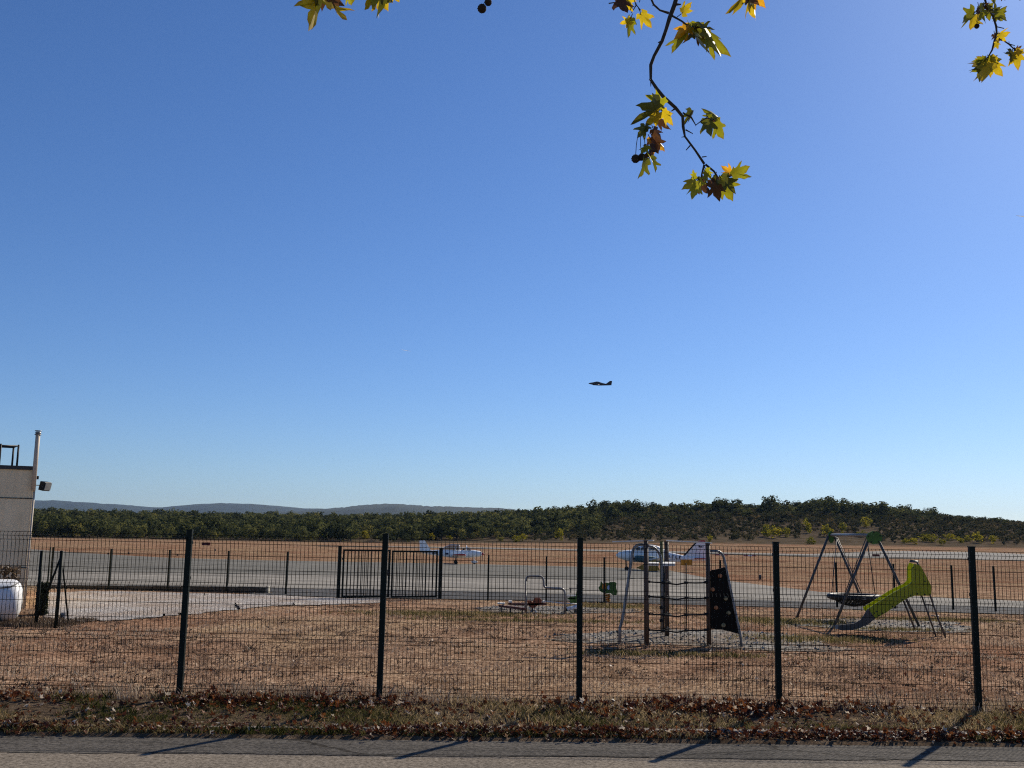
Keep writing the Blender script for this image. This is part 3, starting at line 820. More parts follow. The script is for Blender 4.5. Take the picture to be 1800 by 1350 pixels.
# rope net
ropes = [(1022.5, 1026.5, 1023.5), (1048.5, 1053, 1051), (1079, 1083, 1079.5), (1107, 1110.5, 1107)]
for a, b, c_ in ropes:
    q = MB(); q.tube([L(1138, a), L(1150, a + 1), L(1165, a + 1.6), L(1178, b - .5), L(1190, b + 1), L(1200, b - 1), L(1206, b - 2.3), L(1222, c_ + 1.2), L(1234, c_ + 1), L(1241, c_)], 0.016, 6); q.build('net_rope', M['rope'], cf)
    q = MB()
    for px, py in ((1140, a), (1241, c_), (1166, a + 1.6), (1206, b - 2.3)):
        p = L(px, py); q.tube([p + Vector((-.03, 0, 0)), p + Vector((.03, 0, 0))], 0.03, 6)
    q.build('rope_knot', M['rope'], cf)
for px, y0, y1 in ((1206, 990, 1109), (1166.5, 995, 1109)):
    q = MB(); q.tube([L(px, y0), L(px + .5, (y0 + y1) / 2), L(px, y1)], 0.014, 6); q.build('net_rope', M['rope'], cf)
q = MB()
for py in (1022, 1050, 1079, 1105): q.tube([L(1172, py - 3, 1.7), L(1180, py + 2, 1.0), L(1166, py, 0.05)], 0.013, 5)
q.build('net_rope', M['rope'], cf)
# arched tubes
def tubep(name, pts, r_=0.022, mat=None): q = MB(); q.tube(pts, r_, 8); return q.build(name, mat or M['steel'], cf)
tubep('arched_tube', [L(1136, 957, .1), L(1128, 957, .1)] + arc(L(1128, 957, .1), L(1114, 957, .1), L(1112, 972, .1)) + [L(1106, 1010, .05), L(1095, 1085, 0), L(1089.5, 1105, 0), L(1089, 1138, -.05)], 0.03)
tubep('arched_tube', [L(1136, 960, .1)] + arc(L(1140, 960, .1), L(1162, 962, .1), L(1163, 992, .1), 8) + [L(1163.5, 1040, .1), L(1165, 1112, .1)], 0.026)
tubep('arched_tube', [L(1244, 968.5, .05), L(1258, 968.5, .05)] + arc(L(1258, 968.5, .05), L(1269, 968.5, .05), L(1273, 983, .05), 8) + [L(1281, 1020, 0), L(1301, 1115, -.05), L(1306, 1152, -.1)], 0.026)
q = MB()
for px, py in ((1162.5, 1068), (1162.5, 1091), (1088, 1111)):
    p = L(px, py, .08); q.box(p, (0.07, 0.05, 0.06), bev=0.008); q.tube([p, p + Vector((0.07, 0.2, 0))], 0.012, 6)
q.build('foot_peg', M['black'], cf)
wall = MB(); wall.prism([L(1249, 1004), L(1251, 1002), L(1256, 1001.5), L(1274, 997), L(1286, 1050), L(1300, 1115), L(1290, 1112), L(1270, 1107), L(1249.5, 1105)], (0, 0.03, 0)); wall = wall.build('climbing_wall', M['panel_black'], cf)
for i, (px, py) in enumerate(((1266, 1012), (1253, 1036), (1276, 1052), (1259, 1068), (1281, 1077.5), (1272, 1099))):
    p = L(px, py, -0.02); q = MB()
    q.tube([p + Vector((0, 0.03, 0)), p + Vector((0, -0.02, 0))], [0.046, 0.034], 12); q.tube([p + Vector((0, -0.018, 0)), p + Vector((0, -0.026, 0))], 0.014, 8)
    q.build('climbing_hold', M['hold_a'] if i in (0, 1, 3) else M['hold_b'], wall)

# slide -------------------------------------------------------------------
s0 = gp(1600, 1119)
sl_ = tag(empty('slide', s0), 'lime green slide with a steel ladder beside the swing', 'slide')
O = Vector(s0); Yc = s0[1] - 0.15; cf = sl_
def L2(px, py, dy=0.0): return L(px, py, dy)
OUT = [(1470, 1094), (1478, 1092), (1500, 1089), (1516, 1083), (1530, 1073), (1573, 1039), (1594, 1029), (1597, 1015), (1594, 1001), (1600, 992), (1608, 990)]
low_exit = [(1471, 1099.5), (1480, 1098), (1502, 1096), (1514, 1089), (1526, 1070), (1539, 1087), (1528, 1096), (1512, 1104), (1494, 1108), (1478, 1108), (1471, 1105)]
up_side = [(1526, 1070), (1573, 1040), (1598, 1028), (1604, 1022), (1604, 1000), (1608, 991), (1618, 994), (1628, 1012), (1637, 1030), (1637, 1044), (1634, 1047), (1608, 1047), (1594, 1052), (1576, 1064), (1556, 1078), (1539, 1087)]
for dy in (0.0, 0.52):
    q = MB(); ox, oy = ((0, 0) if dy == 0 else (-9, -2)); q.prism([L(px + ox, py + oy, dy) for px, py in up_side], (0, 0.035, 0)); sp_ = q.build('side_panel', M['lime'] if dy == 0 else M['lime_lit'], sl_)
    q = MB()
    for px, py in ((1533, 1082), (1537, 1078), (1541, 1075), (1545, 1082), (1551, 1078), (1569, 1066), (1577, 1067), (1587, 1054), (1601, 1046.5), (1613, 1044), (1626, 1045), (1635, 1045), (1605, 998), (1626, 1022)):
        p = L(px, py, dy - 0.006); q.tube([p, p + Vector((0, 0.01, 0))], 0.016, 8)
    if dy == 0: q.build('bolt', M['black'], sp_)
    q = MB(); q.prism([L(px, py, dy + 0.002) for px, py in low_exit], (0, 0.03, 0)); q.build('exit_side', M['slide_exit'], sl_)
# the sloping chute between the sides
ch = [(1471, 1101), (1482, 1102), (1500, 1102), (1518, 1097), (1534, 1085), (1575, 1056), (1600, 1038), (1622, 1036)]
q = MB()
n = len(ch); A = [L(px, py, 0.036) for px, py in ch]; B = [L(px, py, 0.518) for px, py in ch]
q.add(A + B + [p + Vector((0, 0, -0.02)) for p in A] + [p + Vector((0, 0, -0.02)) for p in B], [(i, i + 1, n + i + 1, n + i) for i in range(n - 1)] + [(2 * n + i, 2 * n + i + 1, 3 * n + i + 1, 3 * n + i) for i in range(n - 1)])
q.build('chute', M['steel'], sl_)
q = MB(); q.tube([L(1471, 1102, 0.0), L(1471, 1102, 0.55)], 0.05, 12); q.build('exit_lip', M['steel'], sl_)
for dy in (0.03, 0.50):
    q = MB(); q.tube([L(1612, 988, dy), L(1634, 1044, dy), L(1648, 1085, dy), L(1662, 1121 - dy * 8, dy)], 0.02, 8); q.build('ladder_rail', M['dark_steel'], sl_)
q = MB(); q.tube([L(1620, 1047, .25), L(1630, 1075, .25), L(1646, 1121, .25)], 0.02, 8); q.build('ladder_rail', M['dark_steel'], sl_)
for px, py in ((1636, 1063), (1645, 1083), (1653, 1102)):
    q = MB(); q.tube([L(px - 8, py - 1, .25), L(px + 5, py + .5, .03), L(px + 5, py, .5)], 0.013, 6); q.build('rung', M['steel'], sl_)
q = MB(); q.tube([L(1599, 987, 0.0), L(1612, 988, 0.0), L(1614, 987, 0.5), L(1600, 985, 0.5)], 0.018, 6); q.build('hand_bar', M['dark_steel'], sl_)
q = MB(); q.tube([L(1588, 1056, .26), L(1594, 1070, .26), L(1608, 1106, .26)], 0.022, 8); q.build('support_leg', M['dark_steel'], sl_)

# nest swing --------------------------------------------------------------
ra, la = gp(1541, 1101), gp(1466, 1087)
sw = tag(empty('nest_swing', ra), 'steel nest swing with green end plates and a black basket seat', 'swing')
RA, LA = Vector((ra[0], ra[1], 0)), Vector((la[0], la[1], 0))
bar = (LA - RA); bl = bar.length; bu = bar.normalized(); side = Vector((-bu.y, bu.x, 0))
if side.x < 0: side = -side
hs = float(aty(1532, 945, ra[1])[2] - ra[2])
def SW(a, s_, z): return bu * a + side * s_ + Vector((0, 0, z))
def legs(a, ends):
    for e in ends:
        g_ = SW(a, e, 0); z0_ = hz(g_.x + RA.x, g_.y + RA.y) - ra[2]
        q = MB(); q.tube([SW(a, 0.09 * (1 if e > 0 else -1), hs + 0.02), SW(a + (0.0), e, z0_ - 0.1)], 0.035, 8); q.build('leg', M['dark_steel'], sw)
legs(0.0, (-1.10, 1.12)); legs(bl, (-1.08, 1.05))
for a in (0.0, bl):
    q = MB(); pts = []
    for k in range(9):
        an = 2 * math.pi * (k + .5) / 9; pts.append(SW(a - 0.04 * (1 if a == 0 else -1), (0.205 if a == 0 else 0.09) * math.cos(an), hs + (0.165 if a == 0 else 0.17) * math.sin(an)))
    q.prism(pts, bu * -0.03); ep = q.build('end_plate', M['green_panel'], sw)
    q = MB()
    for k in range(5):
        an = 2 * math.pi * (k + .3) / 5; p = SW(a - 0.07, 0.16 * math.cos(an), hs + 0.13 * math.sin(an)); q.tube([p, p + bu * -0.012], 0.018, 8)
    q.build('bolt', M['black'], ep)
q = MB(); q.tube([SW(0, 0, hs + .06), SW(bl, 0, hs + .06)], 0.045, 10); q.build('crossbar', M['steel'], sw)
cz = float(aty(1505, 1049, (ra[1] + la[1]) / 2)[2] - ra[2]); cc = SW(bl / 2, 0, cz)
rg = [cc + Vector((0.60 * math.cos(t), 0.60 * math.sin(t), 0)) for t in np.linspace(0, 2 * math.pi, 29)]
q = MB(); q.tube(rg, 0.072, 8, cap=False); ring_ = q.build('basket_ring', M['black'], sw)
q = MB()
for k in range(-8, 9):
    w = k * 0.068; h_ = math.sqrt(max(0.0, 0.34 - w * w))
    for ax in (0, 1):
        pts = [cc + (Vector((w, t, -0.24 * (1 - (w * w + t * t) / 0.36))) if ax else Vector((t, w, -0.24 * (1 - (w * w + t * t) / 0.36)))) for t in np.linspace(-h_, h_, 7)]
        q.tube(pts, 0.014, 5)
q.build('basket_net', M['rope'], ring_)
q = MB(); q.box(cc + Vector((0.05, -0.655, 0.0)), (0.09, 0.012, 0.06)); q.build('tag_plate', M['steel'], ring_)
for a, sg in ((0.42, -1), (bl - 0.42, 1)):
    for s_ in (-1, 1):
        v_ = (bu * sg * 0.42 + side * s_ * 0.42)
        q = MB(); q.tube([SW(a if sg < 0 else a, 0, hs + .02), cc + v_.normalized() * 0.6], 0.012, 6); q.build('chain', M['dark_steel'], sw)

# seesaw with rust-brown boards -------------------------------------------
s0 = gp(925, 1079)
ss = tag(empty('bent_tube_frame', s0), 'bent grey steel tube handrail standing in the gravel behind the brown seesaw', 'play equipment')
O = Vector(s0); Yc = s0[1]; cf = ss
tubep('bent_tube', [L(923.5, 1082), L(924.5, 1022)] + arc(L(924.5, 1022), L(924.5, 1013), L(932, 1013)) + [L(948, 1013)] + arc(L(948, 1013), L(955, 1013), L(955.5, 1022)) + arc(L(955.5, 1026), L(956, 1033), L(962, 1033.5)) + [L(984, 1034)] + arc(L(984, 1034), L(993, 1034), L(993, 1046)) + [L(992.5, 1082)], 0.028)
tubep('low_rail', [L(956, 1057, .3), L(985, 1060, .3), L(1016, 1062, .3)], 0.02, M['roof_panel'])
ss = tag(empty('seesaw', gp(930, 1077)), 'low rust brown seesaw with a pointed centre panel on grey gravel', 'seesaw')
O = Vector(ss.location); Yc = O.y; cf = ss
q = MB(); q.prism([L(893, 1060.5), L(910, 1060), L(926, 1060.5), L(960, 1060), L(960.5, 1063.5), L(944, 1064), L(918, 1064.5), L(893.5, 1063)], (0, 0.16, 0)); q.build('beam', M['rust'], ss)
q = MB(); q.prism([L(926, 1055.5), L(933, 1055.5), L(936, 1059), L(939, 1051), L(949, 1051), L(952, 1055), L(960, 1059), L(946, 1063), L(942, 1067), L(936, 1069.5), L(930, 1066)], (0, 0.04, 0)); q = q.build('centre_panel', M['redbrown'], ss)
q = MB(); q.tube([L(938, 1078, .1) + Vector((0.085 * math.cos(t), 0, 0.085 * math.sin(t))) for t in np.linspace(-0.3, 3.4, 10)], 0.02, 8); q.build('buffer', M['white'], ss)
q = MB(); q.tube([L(936, 1068, .08), L(936, 1081, .08)], 0.03, 8); q.build('pivot', M['dark_steel'], ss)
for px in (897, 955):
    q = MB(); q.box(L(px, 1057.5, .08), (0.10, 0.3, 0.045), bev=0.006); q.tube([L(px, 1060, .08), L(px, 1056, .08)], 0.012, 6); q.build('handle', M['roof_panel'], ss)
ss = tag(empty('balance_beam', gp(900, 1079)), 'low dark brown beam bench with pale end plates in front of the seesaw', 'play equipment')
O = Vector(ss.location); Yc = O.y; cf = ss
q = MB(); q.prism([L(876, 1064), L(896, 1065.5), L(925, 1069), L(925.5, 1073), L(896, 1069.5), L(876.5, 1067)], (0, 0.2, 0)); q.build('beam', M['rust'], ss)
for px, top in ((881, 1066), (897, 1067), (918, 1070)):
    q = MB(); q.tube([L(px, top, .1), L(px, 1081, .1)], 0.022, 6); q.build('leg', M['dark_steel'], ss)
q = MB(); q.box(L(881, 1060.5, .1), (0.20, 0.25, 0.03), bev=0.005); q.box(L(884.5, 1062.5, .1), (0.05, 0.06, 0.06), bev=0.01); q.build('end_plate', M['roof_panel'], ss)
# small rider partly behind the fence post
ss = tag(empty('rocking_rider', gp(1010, 1078)), 'grey and green rocking rider with a white log, partly hidden by a fence post', 'play equipment')
O = Vector(ss.location); Yc = O.y; cf = ss
q = MB(); q.tube([L(995, 1071), L(1003, 1069), L(1022, 1065)], 0.055, 10); q.build('log', M['white'], ss)
q = MB(); q.tube([L(992.5, 1072), L(996.5, 1070.5)], 0.06, 10); q.build('log_end', M['black'], ss)
q = MB(); q.prism([L(997, 1052), L(1003, 1049), L(1012, 1048), L(1014, 1037), L(1017, 1037), L(1018, 1060), L(1003, 1060), L(1002, 1055)], (0, 0.03, 0)); q.build('side_panel', M['green_panel'], ss)
q = MB(); q.box(L(1004, 1047, .1), (0.26, 0.2, 0.035), bev=0.005); q.box(L(1005, 1052, .1), (0.2, 0.2, 0.03), bev=0.005); q.build('seat', M['roof_panel'], ss)
q = MB(); q.tube([L(1000, 1034, .1), L(1026, 1034, .1)], 0.016, 6); q.tube([L(1003, 1035, .1), L(1003, 1042, .1)], 0.02, 6); q.build('handle', M['dark_steel'], ss)
q = MB(); q.tube([L(1012, 1060, .05), L(1012, 1082, .05)], 0.04, 8); q.build('spring', M['dark_steel'], ss)

# spring rider ------------------------------------------------------------
s0 = gp(1068, 1059); rd = tag(empty('spring_rider', s0), 'green and orange spring rider shaped like a small animal', 'spring rider')
O = Vector(s0); Yc = s0[1]; cf = rd
body = [(1052, 1033), (1055, 1029), (1056, 1021), (1060, 1026), (1067, 1024), (1070, 1025), (1072, 1023), (1081, 1023), (1084, 1025), (1083, 1032), (1085, 1040), (1084, 1046), (1078, 1047), (1074, 1043), (1062, 1043), (1056, 1040), (1053, 1036)]
for dy in (0, 0.22):
    q = MB(); q.prism([L(px, py, dy) for px, py in body], (0, 0.03, 0)); q.build('side_panel', M['green_panel'], rd)
q = MB(); q.prism([L(px, py, -0.012) for px, py in ((1059, 1027), (1065, 1024), (1066, 1034), (1061, 1037), (1058, 1033))], (0, 0.01, 0)); q.build('orange_patch', M['orange'], rd)
q = MB(); q.prism([L(px, py, -0.012) for px, py in ((1068, 1030), (1070, 1028), (1072, 1030), (1072, 1036), (1069, 1037), (1067, 1034))], (0, 0.01, 0)); q.build('blue_patch', M['blue'], rd)
q = MB(); q.box(L(1079, 1040, .125), (0.16, 0.215, 0.03), bev=0.004); q.build('seat', M['roof_panel'], rd)
q = MB(); q.tube([L(1064, 1029, -.12), L(1064, 1029, .37)], 0.018, 8); q.build('handle', M['orange'], rd)
c0 = L(1068, 1058, .12); q = MB()
hc = L(1068, 1044, .12).z - c0.z
q.tube([c0 + Vector((0.09 * math.cos(t * 2 * math.pi), 0.09 * math.sin(t * 2 * math.pi), hc * t / 4.5)) for t in np.linspace(0, 4.5, 50)], 0.02, 6); q.build('spring', M['orange'], rd)

# clipped hedge block and shrubs near the tank are made with the trees below

# ================================================================== AIRCRAFT
def body_ring(x, hw, zb, zt_, n=20, yo=0):
    zc, hh = (zb + zt_) / 2, (zt_ - zb) / 2
    out = []
    for k in range(n):
        a = 2 * math.pi * k / n; ca, sa = math.cos(a), math.sin(a); e = 0.8
        out.append((x, yo + hw * math.copysign(abs(ca) ** e, ca), zc + hh * math.copysign(abs(sa) ** e, sa)))
    return out
def wingbox(q, root, tip, cr, ct, th, zr, zt_, xr, xt, tt=0.45):
    """tapered wing from y=root to y=tip, chord cr -> ct, leading edge x = xr -> xt"""
    prof = [(0, 0), (0.06, 0.45), (0.3, 0.6), (0.7, 0.32), (1, 0), (0.7, -0.22), (0.3, -0.4), (0.06, -0.3)]
    ra_ = [(xr - u * cr, root, zr + w * th) for u, w in prof]; rb_ = [(xt - u * ct, tip, zt_ + w * th * tt) for u, w in prof]
    q.loft([ra_, rb_], smooth=True)
def wheel(q, c_, r_, w=0.12): q.tube([(c_[0], c_[1] - w / 2, c_[2]), (c_[0], c_[1] + w / 2, c_[2])], r_, 16)

# single engine low-wing trainer, nose to the right
a0 = gp(805, 991.5); ac = tag(empty('small_aircraft', a0, R(4)), 'small white single engine aeroplane with open canopy and red wing, nose right', 'aeroplane'); ac.scale = (.93, .93, .93)
q = MB(); q.loft([body_ring(x, hw, zb, zt_) for x, hw, zb, zt_ in ((-4.05, .05, 1.14, 1.32), (-3.4, .14, 1.0, 1.40), (-2.4, .30, .86, 1.50), (-1.4, .45, .74, 1.58), (-.6, .54, .68, 1.56), (.4, .56, .66, 1.52), (1.3, .54, .70, 1.56), (1.7, .50, .74, 1.56), (2.35, .42, .82, 1.46), (2.55, .25, .92, 1.36), (2.6, .10, 1.02, 1.26))]); fu = q.build('fuselage', M['plane_grey'], ac)
q = MB(); q.tube([(-2.9, -.285, 1.15), (-2.4, -.315, 1.15)], 0.05, 4); q.box((-1.25, -.475, 1.12), (0.34, .02, .2)); q.build('markings', M['navy'], fu)
q = MB(); q.loft([[(-4.25 + 1.2 * 0, 0.05 * s_, 1.2) for s_ in (1, -1)] + [(-2.95, -0.05, 1.36), (-2.95, 0.05, 1.36)], [(-4.3, .025, 2.5), (-4.3, -.025, 2.5), (-3.72, -.025, 2.52), (-3.72, .025, 2.52)]], False); q.build('tail_fin', M['plane_grey'], ac)
q = MB(); wingbox(q, 0.05, 1.6, .85, .75, .12, 1.25, 1.25, -3.3, -3.35); wingbox(q, -0.05, -1.6, .85, .75, .12, 1.25, 1.25, -3.3, -3.35); q.build('tailplane', M['plane_grey'], ac)
for s_ in (1, -1):
    q = MB(); wingbox(q, .3 * s_, 3.2 * s_, 1.6, 1.5, .22, .80, 1.05, .85, .8, .8); w_ = q.build('wing', M['plane_grey'], ac)
    q = MB(); wingbox(q, 3.202 * s_, 4.3 * s_, 1.5, 1.2, .19, 1.05, 1.15, .8, .65, .5); q.build('wing_tip', M['plane_red'], w_)
    q = MB(); q.tube([(-.25, 1.25 * s_, .8), (-.25, 1.3 * s_, .25)], .05, 8); q.build('strut', M['dark_steel'], ac)
    q = MB(); wheel(q, (-.25, 1.3 * s_, .2), .2, .14); q.build('wheel', M['black'], ac)
q = MB(); q.tube([(1.75, 0, .8), (1.8, 0, .25)], .045, 8); q.build('strut', M['plane_grey'], ac)
q = MB(); wheel(q, (1.82, 0, .16), .16); q.build('wheel', M['black'], ac)
q = MB(); q.loft([body_ring(x, hw, zb, zt_, 12) for x, hw, zb, zt_ in ((1.45, .03, .2, .3), (1.65, .12, .13, .42), (1.95, .13, .12, .44), (2.15, .05, .17, .34))]); q.build('wheel_spat', M['white'], ac)
q = MB(); q.loft([body_ring(x, hw, zb, zt_, 16) for x, hw, zb, zt_ in ((-1.75, .08, 1.5, 1.62), (-1.5, .36, 1.48, 1.86), (-1.0, .44, 1.46, 2.06), (-.3, .45, 1.45, 2.10), (.1, .44, 1.45, 2.08))], caps=False); cn = q.build('canopy', M['glass'], ac)
q = MB()
for x, z, w in ((-1.5, 1.86, .36), (-.3, 2.10, .46), (.1, 2.08, .45)):
    q.tube([(x, w * math.cos(t), 1.46 + (z - 1.46) * math.sin(t)) for t in np.linspace(0, math.pi, 13)], .03, 6)
q.tube([(-1.5, 0, 1.87), (-.9, 0, 2.08), (.1, 0, 2.1)], .035, 6); q.build('canopy_frame', M['white'], cn)
q = MB(); q.loft([[(.9, .42 * math.cos(t), 1.5 + .50 * math.sin(t)) for t in np.linspace(0, math.pi, 11)], [(1.45, .44 * math.cos(t), 1.5 + .06 * math.sin(t)) for t in np.linspace(0, math.pi, 11)]], caps=False); ws_ = q.build('windscreen', M['glass'], ac)
q = MB(); q.tube([(.9, .43 * math.cos(t), 1.5 + .51 * math.sin(t)) for t in np.linspace(0, math.pi, 13)], .045, 6); q.build('windscreen_frame', M['white'], ws_)
q = MB(); q.loft([body_ring(x, r_, 1.14 - r_, 1.14 + r_, 12) for x, r_ in ((2.6, .14), (2.75, .12), (2.88, .05), (2.92, .01))]); sp_ = q.build('spinner', M['plane_red'], ac)
q = MB(); q.box((2.68, 0, .72), (.03, .12, .80), rz=.3); q.box((2.68, 0, 1.56), (.03, .12, .80), rz=-.3); q.build('propeller', M['dark_steel'], sp_)
q = MB(); q.loft([body_ring(x, hw, zb, zt_, 12) for x, hw, zb, zt_ in ((.45, .12, 1.5, 1.56), (.5, .13, 1.5, 1.7), (.62, .13, 1.5, 1.78), (.7, .08, 1.5, 1.72))]); q.build('seat', M['black'], ac)

# twin engine aircraft, nose to the left (local +x is the nose)
def twin(name, loc, rz, sc_, grey, label, gear=True, dark=False):
    ac = tag(empty(name, loc, rz), label, 'aeroplane'); ac.scale = (sc_,) * 3
    q = MB(); q.loft([body_ring(x, hw, zb, zt_) for x, hw, zb, zt_ in ((0, .04, 1.36, 1.48), (-.2, .24, 1.18, 1.66), (-.7, .42, .98, 1.84), (-1.3, .54, .86, 1.92), (-1.9, .60, .80, 1.96), (-2.6, .62, .76, 2.0), (-3.6, .62, .74, 2.0), (-4.4, .56, .74, 1.92), (-5.3, .42, .78, 1.74), (-6.3, .26, .86, 1.50), (-7.4, .15, .94, 1.38), (-8.6, .06, 1.02, 1.24))]); fu = q.build('fuselage', grey, ac)
    q = MB(); q.loft([body_ring(x, hw, zb, zt_) for x, hw, zb, zt_ in ((-1.5, .30, 1.86, 1.96), (-2.0, .46, 1.8, 2.26), (-2.5, .52, 1.8, 2.42), (-3.3, .54, 1.8, 2.46), (-4.0, .50, 1.8, 2.32), (-4.7, .30, 1.7, 1.98))]); cb = q.build('cabin_roof', grey, ac)
    for s_ in (1, -1):
        for x0, x1, z0_, z1_ in ((-1.72, -2.2, 1.93, 2.22), (-2.28, -2.95, 1.93, 2.30), (-3.05, -3.75, 1.93, 2.30)):
            y0_, y1_ = .575, .485
            if x0 > -2: y0_, y1_ = .50, .40
            q = MB(); q.prism([(x0, y0_ * s_, z0_), (x1, (y0_ + .01) * s_, z0_), (x1 + .05, (y1_ + .055) * s_, z1_), (x0 - .12, (y1_ + .03) * s_, z1_)], (0, .02 * s_, 0)); q.build('window', M['glass'] if not dark else M['plane_dark'], fu)
        q = MB(); wingbox(q, .4 * s_, 5.2 * s_, 1.9, 1.1, .26, .92, 1.35, -2.5, -2.75, .5); w_ = q.build('wing', grey if dark else M['plane_grey'], ac)
        q = MB(); q.loft([body_ring(x, hw, zb, zt_, 14, 1.75 * s_) for x, hw, zb, zt_ in ((-1.35, .16, 1.02, 1.34), (-1.5, .30, .92, 1.46), (-2.2, .36, .84, 1.50), (-3.0, .34, .84, 1.40), (-4.0, .16, .92, 1.24), (-4.6, .03, 1.02, 1.1))]); na = q.build('engine_nacelle', M['cover'] if not dark else grey, ac)
        q = MB(); q.loft([body_ring(x, r_, 1.18 - r_, 1.18 + r_, 10, 1.75 * s_) for x, r_ in ((-1.36, .13), (-1.2, .1), (-1.06, .02))]); q.box((-1.25, 1.75 * s_, 1.58), (.03, .11, .72), rz=.3); q.box((-1.25, 1.75 * s_ + .2, .98), (.03, .11, .5), rx=R(60), rz=.3); q.build('propeller', M['dark_steel'], na)
        q = MB(); wingbox(q, .05 * s_, 2.1 * s_, 1.1, .7, .12, 1.22, 1.25, -7.4, -7.7, .6); q.build('tailplane', M['plane_red'] if not dark else grey, ac)
        if gear:
            q = MB(); q.tube([(-3.25, 1.75 * s_, .95), (-3.25, 1.75 * s_, .25)], .05, 8); q.build('strut', M['dark_steel'], ac)
            q = MB(); wheel(q, (-3.25, 1.75 * s_, .23), .23, .15); q.build('wheel', M['black'], ac)
    q = MB(); q.loft([[(-8.75, .05, 1.15), (-8.75, -.05, 1.15), (-6.55, -.06, 1.42), (-6.55, .06, 1.42)], [(-8.55, .03, 2.72), (-8.55, -.03, 2.72), (-7.75, -.03, 2.74), (-7.75, .03, 2.74)]], False); fi = q.build('tail_fin', grey, ac)
    if not dark:
        q = MB(); q.loft([[(-8.56, .035, 2.725), (-8.56, -.035, 2.725), (-7.74, -.035, 2.745), (-7.74, .035, 2.745)], [(-8.52, .02, 2.92), (-8.52, -.02, 2.92), (-8.0, -.02, 2.90), (-8.0, .02, 2.90)]], False); q.build('fin_cap', M['plane_red'], fi)
        q = MB(); q.tube([(-6.5, 0, 1.45), (-7.72, 0, 2.75)], .075, 8); q.build('leading_edge', M['black'], fi)
        for s_ in (1, -1):
            q = MB(); q.box((-8.1, .055 * s_, 2.3), (.36, .012, .12)); q.box((-7.95, .055 * s_, 2.33), (.1, .014, .16)); q.build('flag_mark', M['navy'], fi)
            q = MB()
            for k, x in enumerate((-4.95, -5.25, -5.6, -5.95)):
                y_ = .50 - .045 * k
                q.box((x, y_ * s_, 1.36 - .02 * k), (.06, .05, .26)); q.box((x - .09, (y_ - .01) * s_, (1.47 if k % 2 else 1.25) - .02 * k), (.14, .05, .06))
            q.build('lettering', M['navy'], fu)
    if gear:
        q = MB(); q.tube([(-.95, 0, .95), (-1.0, 0, .22)], .045, 8); q.build('strut', M['dark_steel'], ac)
        q = MB(); wheel(q, (-1.0, 0, .2), .2, .12); q.build('wheel', M['black'], ac)
    return ac
t0 = np.array(gp(1125, 1003.5)); tl = float(np.linalg.norm(t0[:2]))
px_m = F / tl; tx0 = aty(1083, 977, t0[1])[0]
twin('twin_aircraft', (tx0, t0[1], hz(tx0 + 3, t0[1])), R(180 + 6), 161 / px_m / 8.75, M['plane_grey'], 'white twin engine aeroplane with red fin tip parked behind the climbing frame')
p0 = aty(1034.5, 674, 372); fk = 42 * 372 / F / 9.0
fa = tag(empty('flying_aircraft', p0, R(181)), 'dark twin engine aeroplane flying low in the blue sky', 'aeroplane'); fa.scale = (fk,) * 3
q = MB(); q.loft([body_ring(x, hw, zb, zt_) for x, hw, zb, zt_ in ((0, .03, -.03, .05), (-.25, .16, -.16, .16), (-.9, .36, -.34, .34), (-1.7, .52, -.52, .46), (-2.3, .60, -.64, .62), (-3.0, .62, -.72, .80), (-3.7, .60, -.74, .78), (-4.6, .50, -.74, .50), (-5.6, .36, -.70, .22), (-6.6, .24, -.66, .02), (-7.6, .14, -.62, -.10), (-8.5, .05, -.56, -.24))]); fu = q.build('fuselage', M['plane_dark'], fa)
for s_ in (1, -1):
    for x0, x1 in ((-2.45, -2.95), (-3.05, -3.6)):
        q = MB(); q.prism([(x0, .595 * s_, .12), (x1, .605 * s_, .12), (x1, .50 * s_, .48), (x0 - .1, .50 * s_, .46)], (0, .02 * s_, 0)); q.build('window', M['glass'], fu)
    q = MB(); wingbox(q, .35 * s_, 5.3 * s_, 1.7, .9, .20, -.52, -.42, -2.7, -3.0, .5); q.build('wing', M['plane_dark'], fa)
    q = MB(); q.loft([body_ring(x, hw, zb, zt_, 12, 1.8 * s_) for x, hw, zb, zt_ in ((-1.75, .12, -.52, -.28), (-2.0, .24, -.66, -.20), (-2.8, .26, -.68, -.22), (-4.0, .10, -.56, -.36))]); q.build('engine_nacelle', M['plane_dark'], fa)
    q = MB(); wingbox(q, .04 * s_, 1.9 * s_, 1.0, .6, .10, -.36, -.34, -7.5, -7.8, .6); q.build('tailplane', M['plane_dark'], fa)
q = MB(); q.loft([[(-8.75, .05, -.56), (-8.75, -.05, -.56), (-6.6, -.05, -.05), (-6.6, .05, -.05)], [(-9.0, .03, 1.12), (-9.0, -.03, 1.12), (-8.15, -.03, 1.12), (-8.15, .03, 1.12)]], False); q.build('tail_fin', M['plane_dark'], fa)
fa.rotation_euler = (R(-9), R(0), R(181))

